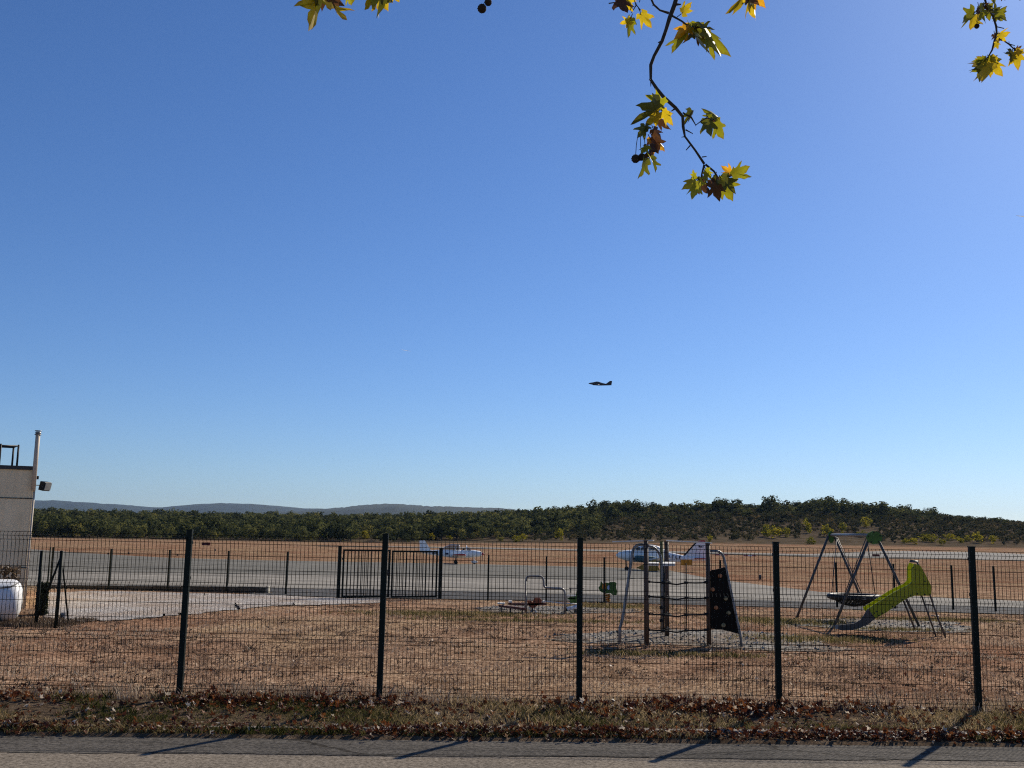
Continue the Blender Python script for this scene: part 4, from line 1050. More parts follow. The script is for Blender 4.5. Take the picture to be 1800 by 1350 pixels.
# small things out on the field -------------------------------------------
def sign(px, py, w, h, mat, label, name='runway_sign'):
    b = gp(px, py); d_ = float(np.linalg.norm(b[:2])); k = d_ / F
    e = tag(empty(name, b), label, 'sign')
    q = MB(); q.box((0, 0, h * k * 0.62), (w * k, 0.25, h * k * 0.78), bev=0.02); q.build('board', mat, e)
    for s_ in (-.35, .35):
        q = MB(); q.box((s_ * w * k, 0, h * k * .1), (.08, .1, h * k * .3)); q.build('leg', M['dark_steel'], e)
sign(362, 960, 14, 6, M['sign_red'], 'small dark red board at the foot of the left wood')
sign(1540, 979, 11, 4.5, M['sign_red'], 'small dark red board beside the runway right of the swing')
sign(1336, 1019, 4, 8, M['plane_dark'], 'short dark marker post in the dry grass beyond the climbing wall', 'marker_post')
bb = [gp(x, y) for x, y in ((1268, 977), (1318, 978.5))]
for i, b in enumerate(bb):
    e = tag(empty('barrier', b), ['red and white low barrier nearest the twin aeroplane tail', 'red and white low barrier farther right of the twin aeroplane tail'][i], 'barrier', 'low barriers beside the runway')
    k = float(np.linalg.norm(b[:2])) / F
    for j in range(3):
        q = MB(); q.box(((j - 1) * 7 * k, 0, 1.4 * k), (6.6 * k, .5, 1.5 * k), bev=.03); q.build('block', M['plane_red'] if j != 1 else M['white'], e)
for i, (px, py) in enumerate(((190, 975), (226, 974), (312, 977), (378, 968), (602, 984), (960, 991))):
    b = gp(px, py); k = float(np.linalg.norm(b[:2])) / F
    q = MB(); q.box((0, 0, 1.1 * k), (2.4 * k, 1.6 * k, 2.6 * k), rz=.4, bev=.2 * k); q.box((0, 0, 2.6 * k), (1.4 * k, 1.0 * k, 0.8 * k))
    o = q.build('taxiway_light', M['plane_dark']); o.location = b
    tag(o, 'small dark taxiway edge light ' + ['left of the second inner post', 'between the second and third inner posts', 'just right of the third inner post', 'below the dark red board', 'left of the double gate leaf', 'on the taxiway edge behind the bent tube'][i], 'light', 'taxiway edge lights')

# short white vapour trails high in the sky
M['cloud'] = leafy('vapour', [(0, (0.95, 0.95, 0.95)), (1, (0.95, 0.95, 0.95))], 0.6, 1.0, spec=0.0)
for (x0, y0, x1, y1, d_, r_, lab) in ((1786, 379, 1812, 382, 9000, 4.5, 'short white vapour trail at the right edge of the sky'), (704, 614.5, 722, 617.5, 9500, 1.6, 'faint white vapour trail in the middle of the sky')):
    A, B = Vector(aty(x0, y0, d_)), Vector(aty(x1, y1, d_)); q = MB()
    q.tube([Vector((0, 0, 0)), (B - A) * .3, (B - A) * .7, B - A], [r_ * .3, r_, r_, r_ * .5], 8); o = q.build('vapour_trail', M['cloud']); o.location = A
    tag(o, lab, 'vapour trail')

# ================================================================== VEGETATION
def quads(cen, nrm, size, r2):
    """leaf clumps: irregular quads about centres"""
    n = len(cen)
    a = r2.normal(size=(n, 3)); a -= nrm * (a * nrm).sum(1, keepdims=True); a /= np.linalg.norm(a, axis=1, keepdims=True)
    b = np.cross(nrm, a)
    s = size[:, None]
    jit = r2.uniform(0.55, 1.2, (n, 4, 1))
    P = np.stack([-a * s, -b * s * .8, a * s, b * s * .8], 1) * jit
    return cen[:, None] + P

def crown(seed, nclump=16, per=14, leaf=0.055, low=0.12, shape=1.0):
    """a unit tree crown (height 1, width about 0.9): clumps spread through the volume"""
    r2 = np.random.default_rng(seed)
    cs = []
    while len(cs) < nclump:
        p = r2.uniform(-1, 1, 3)
        if np.linalg.norm(p) > 1 or (np.linalg.norm(p) < 0.45 and r2.random() < .7): continue
        cs.append(p)
    cs[:3] = [c * .3 for c in cs[:3]]
    cs = np.array(cs) * np.array([0.36, 0.36, (1 - low) / 2 * 0.86]) * shape
    cs[:, 2] += low + (1 - low) / 2
    cr = r2.uniform(0.13, 0.22, nclump); cr[:3] = .26
    cen = np.repeat(cs, per, 0); rad = np.repeat(cr, per)
    d = r2.normal(size=(len(cen), 3)); d /= np.linalg.norm(d, axis=1, keepdims=True)
    rr = r2.uniform(0.4, 0.98, len(cen)) ** 0.7
    cen = cen + d * (rad * rr)[:, None]
    cen[:, 2] = np.clip(cen[:, 2], 0.02, None)
    nr = d + r2.normal(0, .32, d.shape) + np.array([0, 0, .25]); nr /= np.linalg.norm(nr, axis=1, keepdims=True)
    Q = quads(cen, nr, r2.uniform(.7, 1.35, len(cen)) * leaf, r2)
    tint = np.clip(np.repeat(r2.uniform(.15, .85, nclump), per) + r2.normal(0, .12, len(cen)), 0, 1)
    return Q, tint

def crown_mesh(name, seed, mat, trunk=True, **kw):
    Q, t = crown(seed, **kw)
    vs = Q.reshape(-1, 3); fs = np.arange(len(vs)).reshape(-1, 4); tt = np.repeat(t, 4)
    if trunk:
        b = MB(); r2 = random.Random(seed)
        b.tube([(0, 0, -0.03), (r2.uniform(-.02, .02), r2.uniform(-.02, .02), .25), (r2.uniform(-.05, .05), r2.uniform(-.05, .05), .6)], [.028, .02, .008], 4, cap=False)
        for k in range(4):
            a = r2.uniform(0, 6.28); b.tube([(0, 0, .2 + .08 * k), (.2 * math.cos(a), .2 * math.sin(a), .45 + .08 * k)], [.012, .005], 4, cap=False)
        tv = np.array(b.v); tf = np.array(b.f) + len(vs)
        nleaf = len(fs)
        vs = np.concatenate([vs, tv]); fs = np.concatenate([fs, tf]); tt = np.concatenate([tt, np.zeros(len(tv))])
        me = arr_mesh(name, vs, fs, mat, tt); me.materials.append(M['bark'])
        mi = np.zeros(len(fs), np.int32); mi[nleaf:] = 1; me.polygons.foreach_set('material_index', mi)
        return me
    return arr_mesh(name, vs, fs, mat, tt)

# yellowing bushes along the foot of the slopes
YB = [crown_mesh('yellow_bush', 160 + i, M['yellow_leaf'], False, nclump=16, per=22, leaf=.06, low=.0) for i in range(4)]
ylist = [(917, 951, 941, 18), (880, 951, 944, 9), (985, 950, 933, 13), (908, 953, 944, 12), (1348, 944, 928, 15), (1362, 946, 930, 17), (1382, 944, 931, 12), (1422, 937, 917, 13), (1455, 944, 928, 14), (1482, 938, 923, 11), (1512, 944, 935, 16), (1523, 927, 914, 14), (1425, 957, 947, 14),
         (1624, 952, 942, 14), (1636, 953, 943, 18), (1668, 950, 941, 14), (1690, 954, 946, 14), (1700, 952, 944, 12), (1720, 955, 941, 12), (1746, 956, 945, 10), (1606, 957, 948, 15), (1656, 959, 950, 12), (1590, 956, 949, 10), (1247, 953, 942, 8), (640, 948, 936, 14), (760, 950, 940, 9), (790, 950, 943, 10), (570, 949, 939, 13)]
ypos = []; seen = {}
ORD = ['first', 'second', 'third', 'fourth', 'fifth', 'sixth', 'seventh', 'eighth', 'ninth', 'tenth', 'eleventh', 'twelfth']
ylist.sort()
for i, (px, bot, top, w) in enumerate(ylist):
    g_ = gp(px, bot)
    if g_[1] > 430 or g_[1] < 240: g_ = aty(px, bot, 330); g_ = np.array([g_[0], 330, hz(g_[0], 330)])
    k = float(np.linalg.norm(g_[:2])) / F
    if g_[2] > 60: continue
    ypos.append((g_[0], g_[1], w * k * .7))
    o = link('yellow_bush', YB[i % 4], None, (g_[0], g_[1], g_[2] - .1), (0, 0, i), (w * k * 1.6, w * k * 1.6, (bot - top) * k * 1.35))
    zone = 'below the hill right of the swing' if px > 1560 else 'on the slope behind the swing' if px > 1300 else 'at the slope foot behind the twin aeroplane' if px > 850 else 'at the foot of the left wood'
    seen[zone] = seen.get(zone, 0) + 1
    tag(o, 'yellow bush, ' + ORD[seen[zone] - 1] + ' from left, ' + zone, 'bush', 'yellow bushes ' + zone)

r3 = np.random.default_rng(21)
trees = []           # (x, y, height, width, kind)   kind: 0 wood, 1 ridge, 2 scrub
def ok(x, y, dmin, cells={}):
    for a, b, w in ypos:                      # keep the yellow bushes at the front in the open
        if y < b + 1.5 and abs(x - a * y / b) < w + 1.2: return False
    key = (int(x / 3), int(y / 3))
    for i in (-1, 0, 1):
        for j in (-1, 0, 1):
            for (a, b) in cells.get((key[0] + i, key[1] + j), ()):
                if (a - x) ** 2 + (b - y) ** 2 < dmin * dmin: return False
    cells.setdefault(key, []).append((x, y)); return True
# left and middle wood
for _ in range(9000):
    y = 298 + 430 * r3.random() ** 1.25; s = r3.uniform(-0.66, 0.09)
    x = s * y
    edge = 300 + 45 * S(-0.15, 0.06, s) + 8 * math.sin(x * .05) + 6 * math.sin(x * .021 + 1)
    if y < edge: continue
    if not ok(x, y, 2.2 if y < 360 else 3.0): continue
    h = (.9 + .25 * max(0, math.sin(s * 47 + y * .03))) * r3.uniform(2.6, 7.0) * (0.75 if y < edge + 14 else 1.0) * (1.12 if s > -0.1 else 1.0)
    trees.append((x, y, h, h * r3.uniform(.85, 1.3), 0))
# ridge wood on the right hill
for _ in range(3200):
    y = r3.uniform(412, 545); s = r3.uniform(-0.02, 0.68); x = s * y
    if y < 425 + 22 * math.sin(s * 14) + 30 * S(.1, .35, s) - 40 * (1 - S(.0, .12, s)): continue
    if not ok(x, y, 3.9): continue
    h = r3.uniform(4.2, 8.6) * (1 - 0.35 * S(.36, .5, s)) * (.86 + .17 * max(0, math.sin(s * 61 + 1.3)) + .12 * math.sin(s * 23))
    trees.append((x, y, h, h * r3.uniform(1.0, 1.4), 1))
# open scrub on its slope
for _ in range(5200):
    y = r3.uniform(308, 470); s = r3.uniform(0.0, 0.66); x = s * y
    if r3.random() > S(300, 360, y) * 0.85 + 0.15: continue
    if not ok(x, y, 1.5): continue
    h = r3.uniform(0.8, 2.3) * (1 + .6 * S(350, 430, y))
    trees.append((x, y, h, h * r3.uniform(1.1, 1.9), 2))
trees.sort(key=lambda t: -t[2] / t[1])
VAR = {0: [crown_mesh('tree', 100 + i, M['tree'], nclump=22, per=18, leaf=.066) for i in range(5)],
       1: [crown_mesh('tree', 120 + i, M['tree'], nclump=26, per=20, leaf=.058, low=.1) for i in range(5)]}
SH = [crown_mesh('shrub', 140 + i, M['tree'], False, nclump=14, per=12, leaf=.085, low=.0) for i in range(4)]
LAB = {0: 'dark green tree in the dense wood beyond the airfield at left', 1: 'dark green oak along the crest of the low hill at right', 2: 'low dark shrub on the open slope of the hill at right'}
GRP = {0: 'trees of the left wood', 1: 'trees on the hill crest', 2: 'shrubs on the open slope'}
NM = {0: 'woodland_tree', 1: 'oak_tree', 2: 'shrub'}
cnt = {0: 0, 1: 0, 2: 0}; mass = []
for t in trees:
    x, y, h, w, k = t
    if cnt[k] < 110:
        cnt[k] += 1
        me = (VAR[k][cnt[k] % 5] if k < 2 else SH[cnt[k] % 4])
        o = link(NM[k], me, None, (x, y, hz(x, y) - .1), (0, 0, r3.uniform(0, 6.28)), (w, w, h))
        tag(o, LAB[k], 'tree' if k < 2 else 'shrub', GRP[k])
    else: mass.append(t)
# the rest of the wood reads as one mass
bank = {0: [crown(200 + i, nclump=16, per=11, leaf=.075) for i in range(6)], 1: [crown(220 + i, nclump=18, per=12, leaf=.07, low=.08) for i in range(6)],
        2: [crown(240 + i, nclump=9, per=9, leaf=.11, low=0) for i in range(6)]}
def mass_object(name, kinds, mat, label, cat):
    Vs, Ts = [], []
    for (x, y, h, w, k) in mass:
        if k not in kinds: continue
        Q, t = bank[k][r3.integers(6)]
        a = r3.uniform(0, 6.28); c, s_ = math.cos(a), math.sin(a)
        P = np.stack([(Q[..., 0] * c - Q[..., 1] * s_) * w + x, (Q[..., 0] * s_ + Q[..., 1] * c) * w + y, Q[..., 2] * h + hz(x, y) - .1], -1)
        Vs.append(P.reshape(-1, 3)); Ts.append(np.repeat(np.clip(t * .35 + (r3.uniform(0, .55) if r3.random() < .9 else r3.uniform(.55, .75)), 0, 1), 4))
    Vs = np.concatenate(Vs); Ts = np.concatenate(Ts)
    print(name, len(Vs) // 4, 'quads')
    tag(link(name, arr_mesh(name, Vs, np.arange(len(Vs)).reshape(-1, 4), mat, Ts)), label, cat, kind='stuff')
mass_object('woodland', (0,), M['forest'], 'dense dark green wood stretching behind the airfield at left', 'wood')
mass_object('hill_woodland', (1,), M['forest'], 'dark green wood covering the top of the low hill at right', 'wood')
mass_object('scrubland', (2,), M['scrub'], 'sparse dark scrub scattered over the brown hill slope', 'scrub')
print('trees', len(trees), cnt)

# the one big tree on the crest
b = aty(1353, 906, 430); bz = hz(b[0], 430)
tp = aty(1353, 869, 430)[2]
o = link('oak_tree', crown_mesh('tree', 77, M['tree'], nclump=34, per=26, leaf=.042, low=.14), None, (b[0], 430, bz - .2), (0, 0, 1), ((tp - bz) * 1.15, (tp - bz) * 1.15, tp - bz))
tag(o, 'tallest round oak standing above the crest of the hill', 'tree')
# lone taller trees of the left wood's skyline
for px, top, d_, wd, lab in ((203, 893, 470, 4.2, 'dark tree rising above the left wood skyline near the building'), (95, 896, 440, 5, 'dark round tree on the skyline beside the building edge'), (312, 897, 500, 7, 'broad dark tree under the dip between the blue hills'), (1044, 877, 415, 8, 'tall dark tree at the left end of the hill crest'), (1080, 880, 418, 9, 'broad dark tree just right of the hill crest end')):
    p = aty(px, top, d_); z0 = hz(p[0], d_); h = p[2] - z0
    o = link('skyline_tree', VAR[1][px % 5], None, (p[0], d_, z0), (0, 0, px), (wd, wd, h)); tag(o, lab, 'tree')
# hedge and bushes by the tank -------------------------------------------
M['dark_leaf'] = leafy('dark_hedge_leaves', [(0, (0.010, 0.016, 0.008)), (.6, (0.030, 0.038, 0.016)), (1, (0.07, 0.062, 0.025))], .25)
M['dead_leaf'] = leafy('withered_shrub', [(0, (0.06, 0.04, 0.026)), (.6, (0.15, 0.10, 0.06)), (1, (0.28, 0.19, 0.11))], .25)
def hedge(name, c_, dims, n, mat, leaf, label, cat):
    r2 = np.random.default_rng(n)
    cen = r2.uniform(-.5, .5, (n, 3)); ax = r2.integers(0, 3, n); cen[np.arange(n), ax] = np.sign(cen[np.arange(n), ax]) * r2.uniform(.40, .52, n)
    cen = cen * np.array(dims) + np.array([0, 0, dims[2] / 2]); nr = r2.normal(size=(n, 3)); nr /= np.linalg.norm(nr, axis=1, keepdims=True)
    Q = quads(cen, nr, r2.uniform(.6, 1.3, n) * leaf, r2)
    e = tag(empty(name, c_, ANG), label, cat)
    link('foliage', arr_mesh('foliage', Q.reshape(-1, 3), np.arange(n * 4).reshape(-1, 4), mat, np.repeat(r2.uniform(0, 1, n), 4)), e)
    q = MB()
    for k in range(5): q.tube([(dims[0] * (k - 2) / 6, 0, -.1), (dims[0] * (k - 2) / 6 + .03, 0.02, dims[2] * .8)], [.03, .01], 5)
    q.build('stem', M['bark'], e)
c_ = gp(60, 1083); hedge('clipped_hedge', c_ + V(-0.03, 0.4, -.05), (0.22, 0.5, 56 / F * c_[1]), 2600, M['dark_leaf'], .045, 'dark clipped hedge block between tank and braced fence', 'hedge')
c_ = gp(20, 1088); hedge('withered_shrub', c_ + V(-1.15, 1.0, -.05), (1.3, 0.6, 84 / F * (c_[1] + 1)), 2200, M['dead_leaf'], .05, 'withered brown shrub behind the gas tank', 'shrub')

# grass -------------------------------------------------------------------
def blades(name, px, py, hgt, wid, nb, mat, label, cat, tintc, spread=.05, lean=.5, seed=1):
    """short curved grass blades in tufts at the given points"""
    r2 = np.random.default_rng(seed); n = len(px)
    bx_ = np.repeat(px, nb) + r2.normal(0, spread, n * nb); by_ = np.repeat(py, nb) + r2.normal(0, spread, n * nb)
    h = np.repeat(hgt, nb) * r2.uniform(.5, 1.25, n * nb); w = wid * r2.uniform(.6, 1.4, n * nb)
    a = r2.uniform(0, 6.28, n * nb); la = r2.uniform(0, 6.28, n * nb); ll = h * lean * r2.uniform(.2, 1.2, n * nb)
    z = H(bx_, by_) - .01
    base = np.stack([bx_, by_, z], -1); sd = np.stack([np.cos(a), np.sin(a), 0 * a], -1) * w[:, None] / 2
    ld = np.stack([np.cos(la), np.sin(la), 0 * la], -1) * ll[:, None]; up = np.zeros_like(base); up[:, 2] = h
    mid_ = base + up * .55 + ld * .35; tip = base + up * .95 + ld
    Pm = np.stack([base - sd, base + sd, mid_ + sd * .8, tip, mid_ - sd * .8], 1)
    N = n * nb
    f = np.arange(N * 5).reshape(N, 5)
    t = np.clip(np.repeat(tintc, nb) + r2.normal(0, .16, N), 0, 1)
    tag(link(name, arr_mesh(name, Pm.reshape(-1, 3), f, mat, np.repeat(t, 5))), label, cat, kind='stuff')

def scatter(n, y0, y1, r2, pw=1.0, marg=1.08):
    y = y0 + (y1 - y0) * r2.random(n) ** pw; x = r2.uniform(-.56, .56, n) * y * marg
    return x, y
rg_ = np.random.default_rng(5)
def patchy(x, y, f=1.0): return np.sin(x * 1.3 * f + 2 * np.sin(y * .9 * f)) + np.sin(y * 2.1 * f + 1.5 * np.sin(x * .7 * f)) + .8 * np.sin((x + y) * 3.3 * f)
gbeds = [(gp(975, 1072), 2.4, 2.4), (gp(1215, 1121), 3.0, 1.6), (gp(1540, 1098), 2.8, 2.1)]
def off_gravel(x, y):
    k = np.ones(len(x), bool)
    for c_, a, b in gbeds: k &= ((x - c_[0]) / a) ** 2 + ((y - c_[1]) / b) ** 2 > .9
    yard = in_poly(x, y, [tuple(gp(*q)[:2]) for q in ((60, 1042), (200, 1040), (460, 1045), (672, 1052), (672, 1060), (600, 1063), (480, 1066), (330, 1081), (200, 1092), (70, 1094))])
    return k & ~yard
x, y = scatter(34000, 13.0, 41, rg_, 1.25)
k = off_gravel(x, y) & (rg_.random(len(x)) < .55 + .25 * patchy(x, y)); x, y = x[k], y[k]
blades('dry_grass', x, y, rg_.uniform(.03, .085, len(x)), .013, 5, M['straw'], 'short dry straw coloured grass all over the playground field', 'grass', np.clip(.5 + .16 * patchy(x, y, .5) + rg_.normal(0, .14, len(x)), 0, 1), .06, 1.1, 2)
x, y = scatter(5200, 13.1, 34, rg_, 1.15)
k = off_gravel(x, y) & (rg_.random(len(x)) < .55 + .35 * patchy(x, y, .35)); x, y = x[k], y[k]
blades('brown_tussocks', x, y, rg_.uniform(.02, .06, len(x)), .022, 9, M['dead_leaf'], 'small dark brown tussocks dotted over the dry playground field', 'grass', rg_.uniform(0, .6, len(x)), .045, 1.3, 12)
x, y = scatter(9000, 20, 36, rg_); cl = [(gp(1440, 1125), 1.6, .7), (gp(1400, 1095), 1.3, 1.2), (gp(1640, 1090), 2.0, .8), (gp(1200, 1152), 1.5, .25), (gp(1075, 1066), 1.3, 1.5), (gp(1310, 1090), .9, .8), (gp(1100, 1150), .8, .3), (gp(1580, 1108), 1.2, .3), (gp(790, 1080), 2.2, 1.0), (gp(930, 1092), 2.6, .35)]
xs, ys = [], []
for c_, a, b in cl:
    n = int(420 * a * b) + 100; xs.append(c_[0] + rg_.normal(0, a * .55, n)); ys.append(c_[1] + rg_.normal(0, b * .55, n))
x, y = np.concatenate(xs), np.concatenate(ys)
blades('green_grass', x, y, rg_.uniform(.04, .10, len(x)), .013, 6, M['grass'], 'patches of surviving green grass around the play equipment', 'grass', rg_.uniform(.3, .9, len(x)), .05, .8, 3)
# verge: mixed dry and green tufts, thicker by the kerb and under the fence
n = 16000; x = rg_.uniform(-7.6, 7.6, n); v = rg_.random(n); y = 11.68 + 1.50 * v + ASK * x
k = rg_.random(n) < .5 + .28 * patchy(x, y, 1.1); x, y, v = x[k], y[k], v[k]
blades('verge_grass', x, y, rg_.uniform(.025, .075, len(x)) * (1 + .3 * patchy(x, y, .8)).clip(.4, 2), .009, 6, M['grass'], 'rough mixed grass on the verge between road and fence', 'grass', np.clip(.76 + .24 * patchy(x, y, .7) + rg_.normal(0, .1, len(x)), 0, 1), .03, .9, 4)
n = 3400; x = rg_.uniform(-7.6, 7.6, n); y = 11.26 + .26 * rg_.random(n) + ASK * x
k = patchy(x, y, .9) > -.4; x, y = x[k], y[k]
blades('gutter_grass', x, y, rg_.uniform(.03, .09, len(x)), .01, 6, M['grass'], 'low grass growing in the gutter along the road edge', 'grass', np.clip(.5 + .15 * patchy(x, y, .6), 0, 1), .03, .9, 6)
n = 900; x = rg_.uniform(-7.6, 7.6, n); y = FY + rg_.normal(0, .06, n)
blades('fence_grass', x, y, rg_.uniform(.08, .28, n) * (.6 + .4 * (patchy(x, y) > .6)), .007, 6, M['straw'], 'taller straw coloured grass along the foot of the front fence', 'grass', rg_.uniform(.4, 1, n), .04, .5, 7)
c_ = gp(30, 1100); n = 1500
x = c_[0] + rg_.uniform(-1.8, 1.1, n); y = c_[1] + rg_.uniform(-.3, 1.6, n)
blades('tank_grass', x, y, rg_.uniform(.03, .12, n), .012, 6, M['dead_leaf'], 'brown withered grass under the gas tank', 'grass', rg_.uniform(0, 1, n), .05, .6, 8)

# fallen leaves -----------------------------------------------------------
def litter(name, x, y, lift, size, tint, label, seed, curl=(.2, 1.1), stand=.5):
    r2 = np.random.default_rng(seed); n = len(x)
    ang = np.array([0, 28, 52, 80, 118, 180, 242, 280, 308, 332]) * math.pi / 180
    rad = np.array([1, .52, .92, .5, .7, .3, .7, .5, .92, .52])
    ol = np.stack([rad * np.cos(ang), rad * np.sin(ang)], -1)
    P2 = np.concatenate([[[0, 0]], ol]) * 0.5
    P2 = P2[None] * r2.uniform(.85, 1.15, (n, 11, 1))
    cu = r2.uniform(*curl, n) * np.where(r2.random(n) < .25, -1, 1)
    cv = r2.uniform(*curl, n) * .8
    X3, Y3 = P2[..., 0], P2[..., 1]
    Z3 = cu[:, None] * X3 ** 2 * 1.5 + cv[:, None] * np.abs(Y3) * .8 + r2.normal(0, .03, X3.shape)
    P = np.stack([X3, Y3, Z3], -1) * size[:, None, None]
    rz_, rx_, ry_ = r2.uniform(0, 6.28, n), r2.normal(0, stand, n), r2.normal(0, stand, n)
    def rot(P, a, i, j):
        c, s_ = np.cos(a)[:, None], np.sin(a)[:, None]; Q = P.copy()
        Q[..., i] = P[..., i] * c - P[..., j] * s_; Q[..., j] = P[..., i] * s_ + P[..., j] * c; return Q
    P = rot(rot(rot(P, rx_, 1, 2), ry_, 0, 2), rz_, 0, 1)
    P[..., 2] -= P[..., 2].min(1)[:, None]
    P += np.stack([x, y, lift], -1)[:, None]
    fan = np.array([(0, i, i % 10 + 1) for i in range(1, 11)])
    f = (np.arange(n)[:, None, None] * 11 + fan[None]).reshape(-1, 3)
    tag(link(name, arr_mesh(name, P.reshape(-1, 3), f, M['litter'], np.repeat(tint, 11))), label, 'leaves', kind='stuff')
def litter_tint(n): return np.clip(np.where(rg_.random(n) < .09, rg_.uniform(.78, 1.0, n), rg_.uniform(0, .68, n)), 0, 1)  # palest share: pale leaves and warm glints painted as leaf colour
n = 6600; x = rg_.uniform(-7.6, 7.6, n); y = 11.38 + rg_.normal(0, .10, n) + ASK * x
k = rg_.random(n) < .62 + .2 * patchy(x, y, .8); x, y = x[k], y[k]; n = len(x)
litter('gutter_leaves', x, y, -.12 + rg_.random(n) ** 1.4 * .085 + .02 * (np.abs(y - ASK * x - 11.4) < .1), rg_.uniform(.04, .105, n), litter_tint(n), 'red brown fallen leaves filling the gutter along the road', 31)
n = 5200; x = rg_.uniform(-7.6, 7.6, n); y = FY - .27 + rg_.normal(0, .20, n)
k = rg_.random(n) < .6 + .3 * patchy(x, y, .9); x, y = x[k], y[k]; n = len(x)
litter('fence_leaves', x, y, H(x, y) + rg_.random(n) ** 2.5 * .10, rg_.uniform(.045, .125, n), litter_tint(n), 'dark red fallen leaves drifted along the foot of the front fence', 32, stand=.6)
n = 900; x = rg_.uniform(-7.6, 7.6, n); y = rg_.uniform(11.6, 12.8, n) + ASK * x
litter('verge_leaves', x, y, H(x, y) + .015, rg_.uniform(.05, .12, n), np.clip(litter_tint(n) + .1, 0, 1), 'scattered fallen leaves on the verge', 33)
n = 420; x, y = scatter(n, 13.1, 24, rg_, 1.5)
litter('field_leaves', x, y, H(x, y) + .02, rg_.uniform(.04, .09, n), rg_.uniform(.3, 1, n), 'few pale fallen leaves scattered on the dry field behind the fence', 34)

# ================================================================== PLANE TREE OVER THE CAMERA
def tree_leaf_mat(name, base, edge, trans=.55):
    mt, n_, l_, bs = nodes_of(name)
    at = n_.new('ShaderNodeAttribute'); at.attribute_name = 'tint'
    tc_ = n_.new('ShaderNodeTexCoord'); oi = n_.new('ShaderNodeObjectInfo')
    nz = noise(n_, l_, 14, 4, .65, tc_.outputs['Object'])
    ad = n_.new('ShaderNodeMath'); ad.operation = 'MULTIPLY_ADD'; ad.inputs[1].default_value = .9; l_.new(nz.outputs[0], ad.inputs[0]); l_.new(at.outputs['Fac'], ad.inputs[2])
    r_ = ramp(n_, [(0.50, tuple(c * .8 for c in base)), (0.95, base), (1.28, edge)]); 
    mr = n_.new('ShaderNodeMapRange'); mr.inputs[1].default_value = 0; mr.inputs[2].default_value = 1.5; l_.new(ad.outputs[0], mr.inputs[0])
    r_ = ramp(n_, [(0.25, tuple(c * .75 for c in base)), (0.6, base), (0.80, tuple((a + b) / 2 for a, b in zip(base, edge))), (0.9, edge)])
    l_.new(mr.outputs[0], r_.inputs[0])
    hs_ = n_.new('ShaderNodeHueSaturation'); mr2 = n_.new('ShaderNodeMapRange'); mr2.inputs[3].default_value = .75; mr2.inputs[4].default_value = 1.2; l_.new(oi.outputs['Random'], mr2.inputs[0]); l_.new(mr2.outputs[0], hs_.inputs['Value']); l_.new(r_.outputs[0], hs_.inputs['Color'])
    l_.new(hs_.outputs[0], bs.inputs['Base Color']); bs.inputs['Roughness'].default_value = .42
    tr = n_.new('ShaderNodeBsdfTranslucent'); l_.new(hs_.outputs[0], tr.inputs[0])
    mx = n_.new('ShaderNodeMixShader'); mx.inputs[0].default_value = trans
    l_.new(bs.outputs[0], mx.inputs[1]); l_.new(tr.outputs[0], mx.inputs[2]); l_.new(mx.outputs[0], n_['Material Output'].inputs[0])
    return mt
LM = {'g': tree_leaf_mat('leaf_green', (0.34, 0.31, 0.012), (0.16, 0.06, 0.012)), 'y': tree_leaf_mat('leaf_yellow', (0.66, 0.46, 0.014), (0.30, 0.09, 0.015)),
      'o': tree_leaf_mat('leaf_orange', (0.85, 0.42, 0.02), (0.32, 0.07, 0.015)), 'b': tree_leaf_mat('leaf_brown', (0.12, 0.05, 0.018), (0.05, 0.02, 0.01), .35), 'd': tree_leaf_mat('leaf_dark', (0.13, 0.125, 0.010), (0.06, 0.03, 0.01), .4)}
half = [(0, .10), (-.10, .16), (-.13, .28), (.02, .42), (.10, .52), (.17, .40), (.24, .34), (.34, .42), (.52, .56), (.66, .62), (.60, .46), (.56, .33), (.52, .24), (.66, .24), (.78, .17), (.88, .09), (1.0, 0)]
def leaf_mesh(seed, mat):
    """five-lobed leaf, base at the origin, tip at x = 1"""
    r2 = random.Random(seed)
    def side(s_): return [(x + r2.uniform(-.03, .03), s_ * y * .78 * r2.uniform(.86, 1.12)) for x, y in half[:-1]]
    A, B = side(1), side(-1)
    out = A + [(1, 0)] + B[::-1]
    cen = (.22, 0); n = len(out); vs, tt = [], []
    fold = r2.uniform(.15, .85); droop = r2.uniform(-.55, .55); tw = r2.uniform(-.4, .4); rip = r2.uniform(0, .08)
    def z(x, y): return fold * abs(y) * .8 + droop * x * x + tw * x * y + rip * math.sin(9 * y + 6 * x)
    for ring in (0.0, .5, 1.0):
        for (x, y) in (out if ring else [cen]):
            X_, Y_ = cen[0] + (x - cen[0]) * ring, y * ring
            vs.append((X_, Y_, z(X_, Y_))); tt.append(ring ** 3 * (.75 if math.hypot(x - .22, y) > .5 else .4))
    fs = [(0, 1 + i, 1 + (i + 1) % n, 0) for i in range(n)]
    tri = [(0, 1 + i, 1 + (i + 1) % n) for i in range(n)]
    qd = [(1 + i, 1 + n + i, 1 + n + (i + 1) % n, 1 + (i + 1) % n) for i in range(n)]
    me = bpy.data.meshes.new('leaf'); me.from_pydata(vs, [], tri + qd)
    at = me.attributes.new('tint', 'FLOAT', 'POINT'); at.data.foreach_set('value', tt)
    me.polygons.foreach_set('use_smooth', [True] * len(me.polygons)); me.materials.append(mat); me.update()
    return me
LV = {c_: [leaf_mesh(300 + i + ord(c_), LM[c_]) for i in range(4)] for c_ in LM}
pt = tag(empty('plane_tree', (3.4, -3.2, -.12)), 'plane tree whose twigs of green and yellow leaves hang into the top of the view', 'tree')
PO = Vector(pt.location)
q = MB(); q.tube([Vector(p) - PO for p in ((3.4, -3.2, -.2), (3.38, -3.15, 1.0), (3.3, -3.1, 3.0), (3.2, -2.9, 5.0))], [.34, .27, .24, .2], 14); q.build('trunk', M['trunk'], pt)
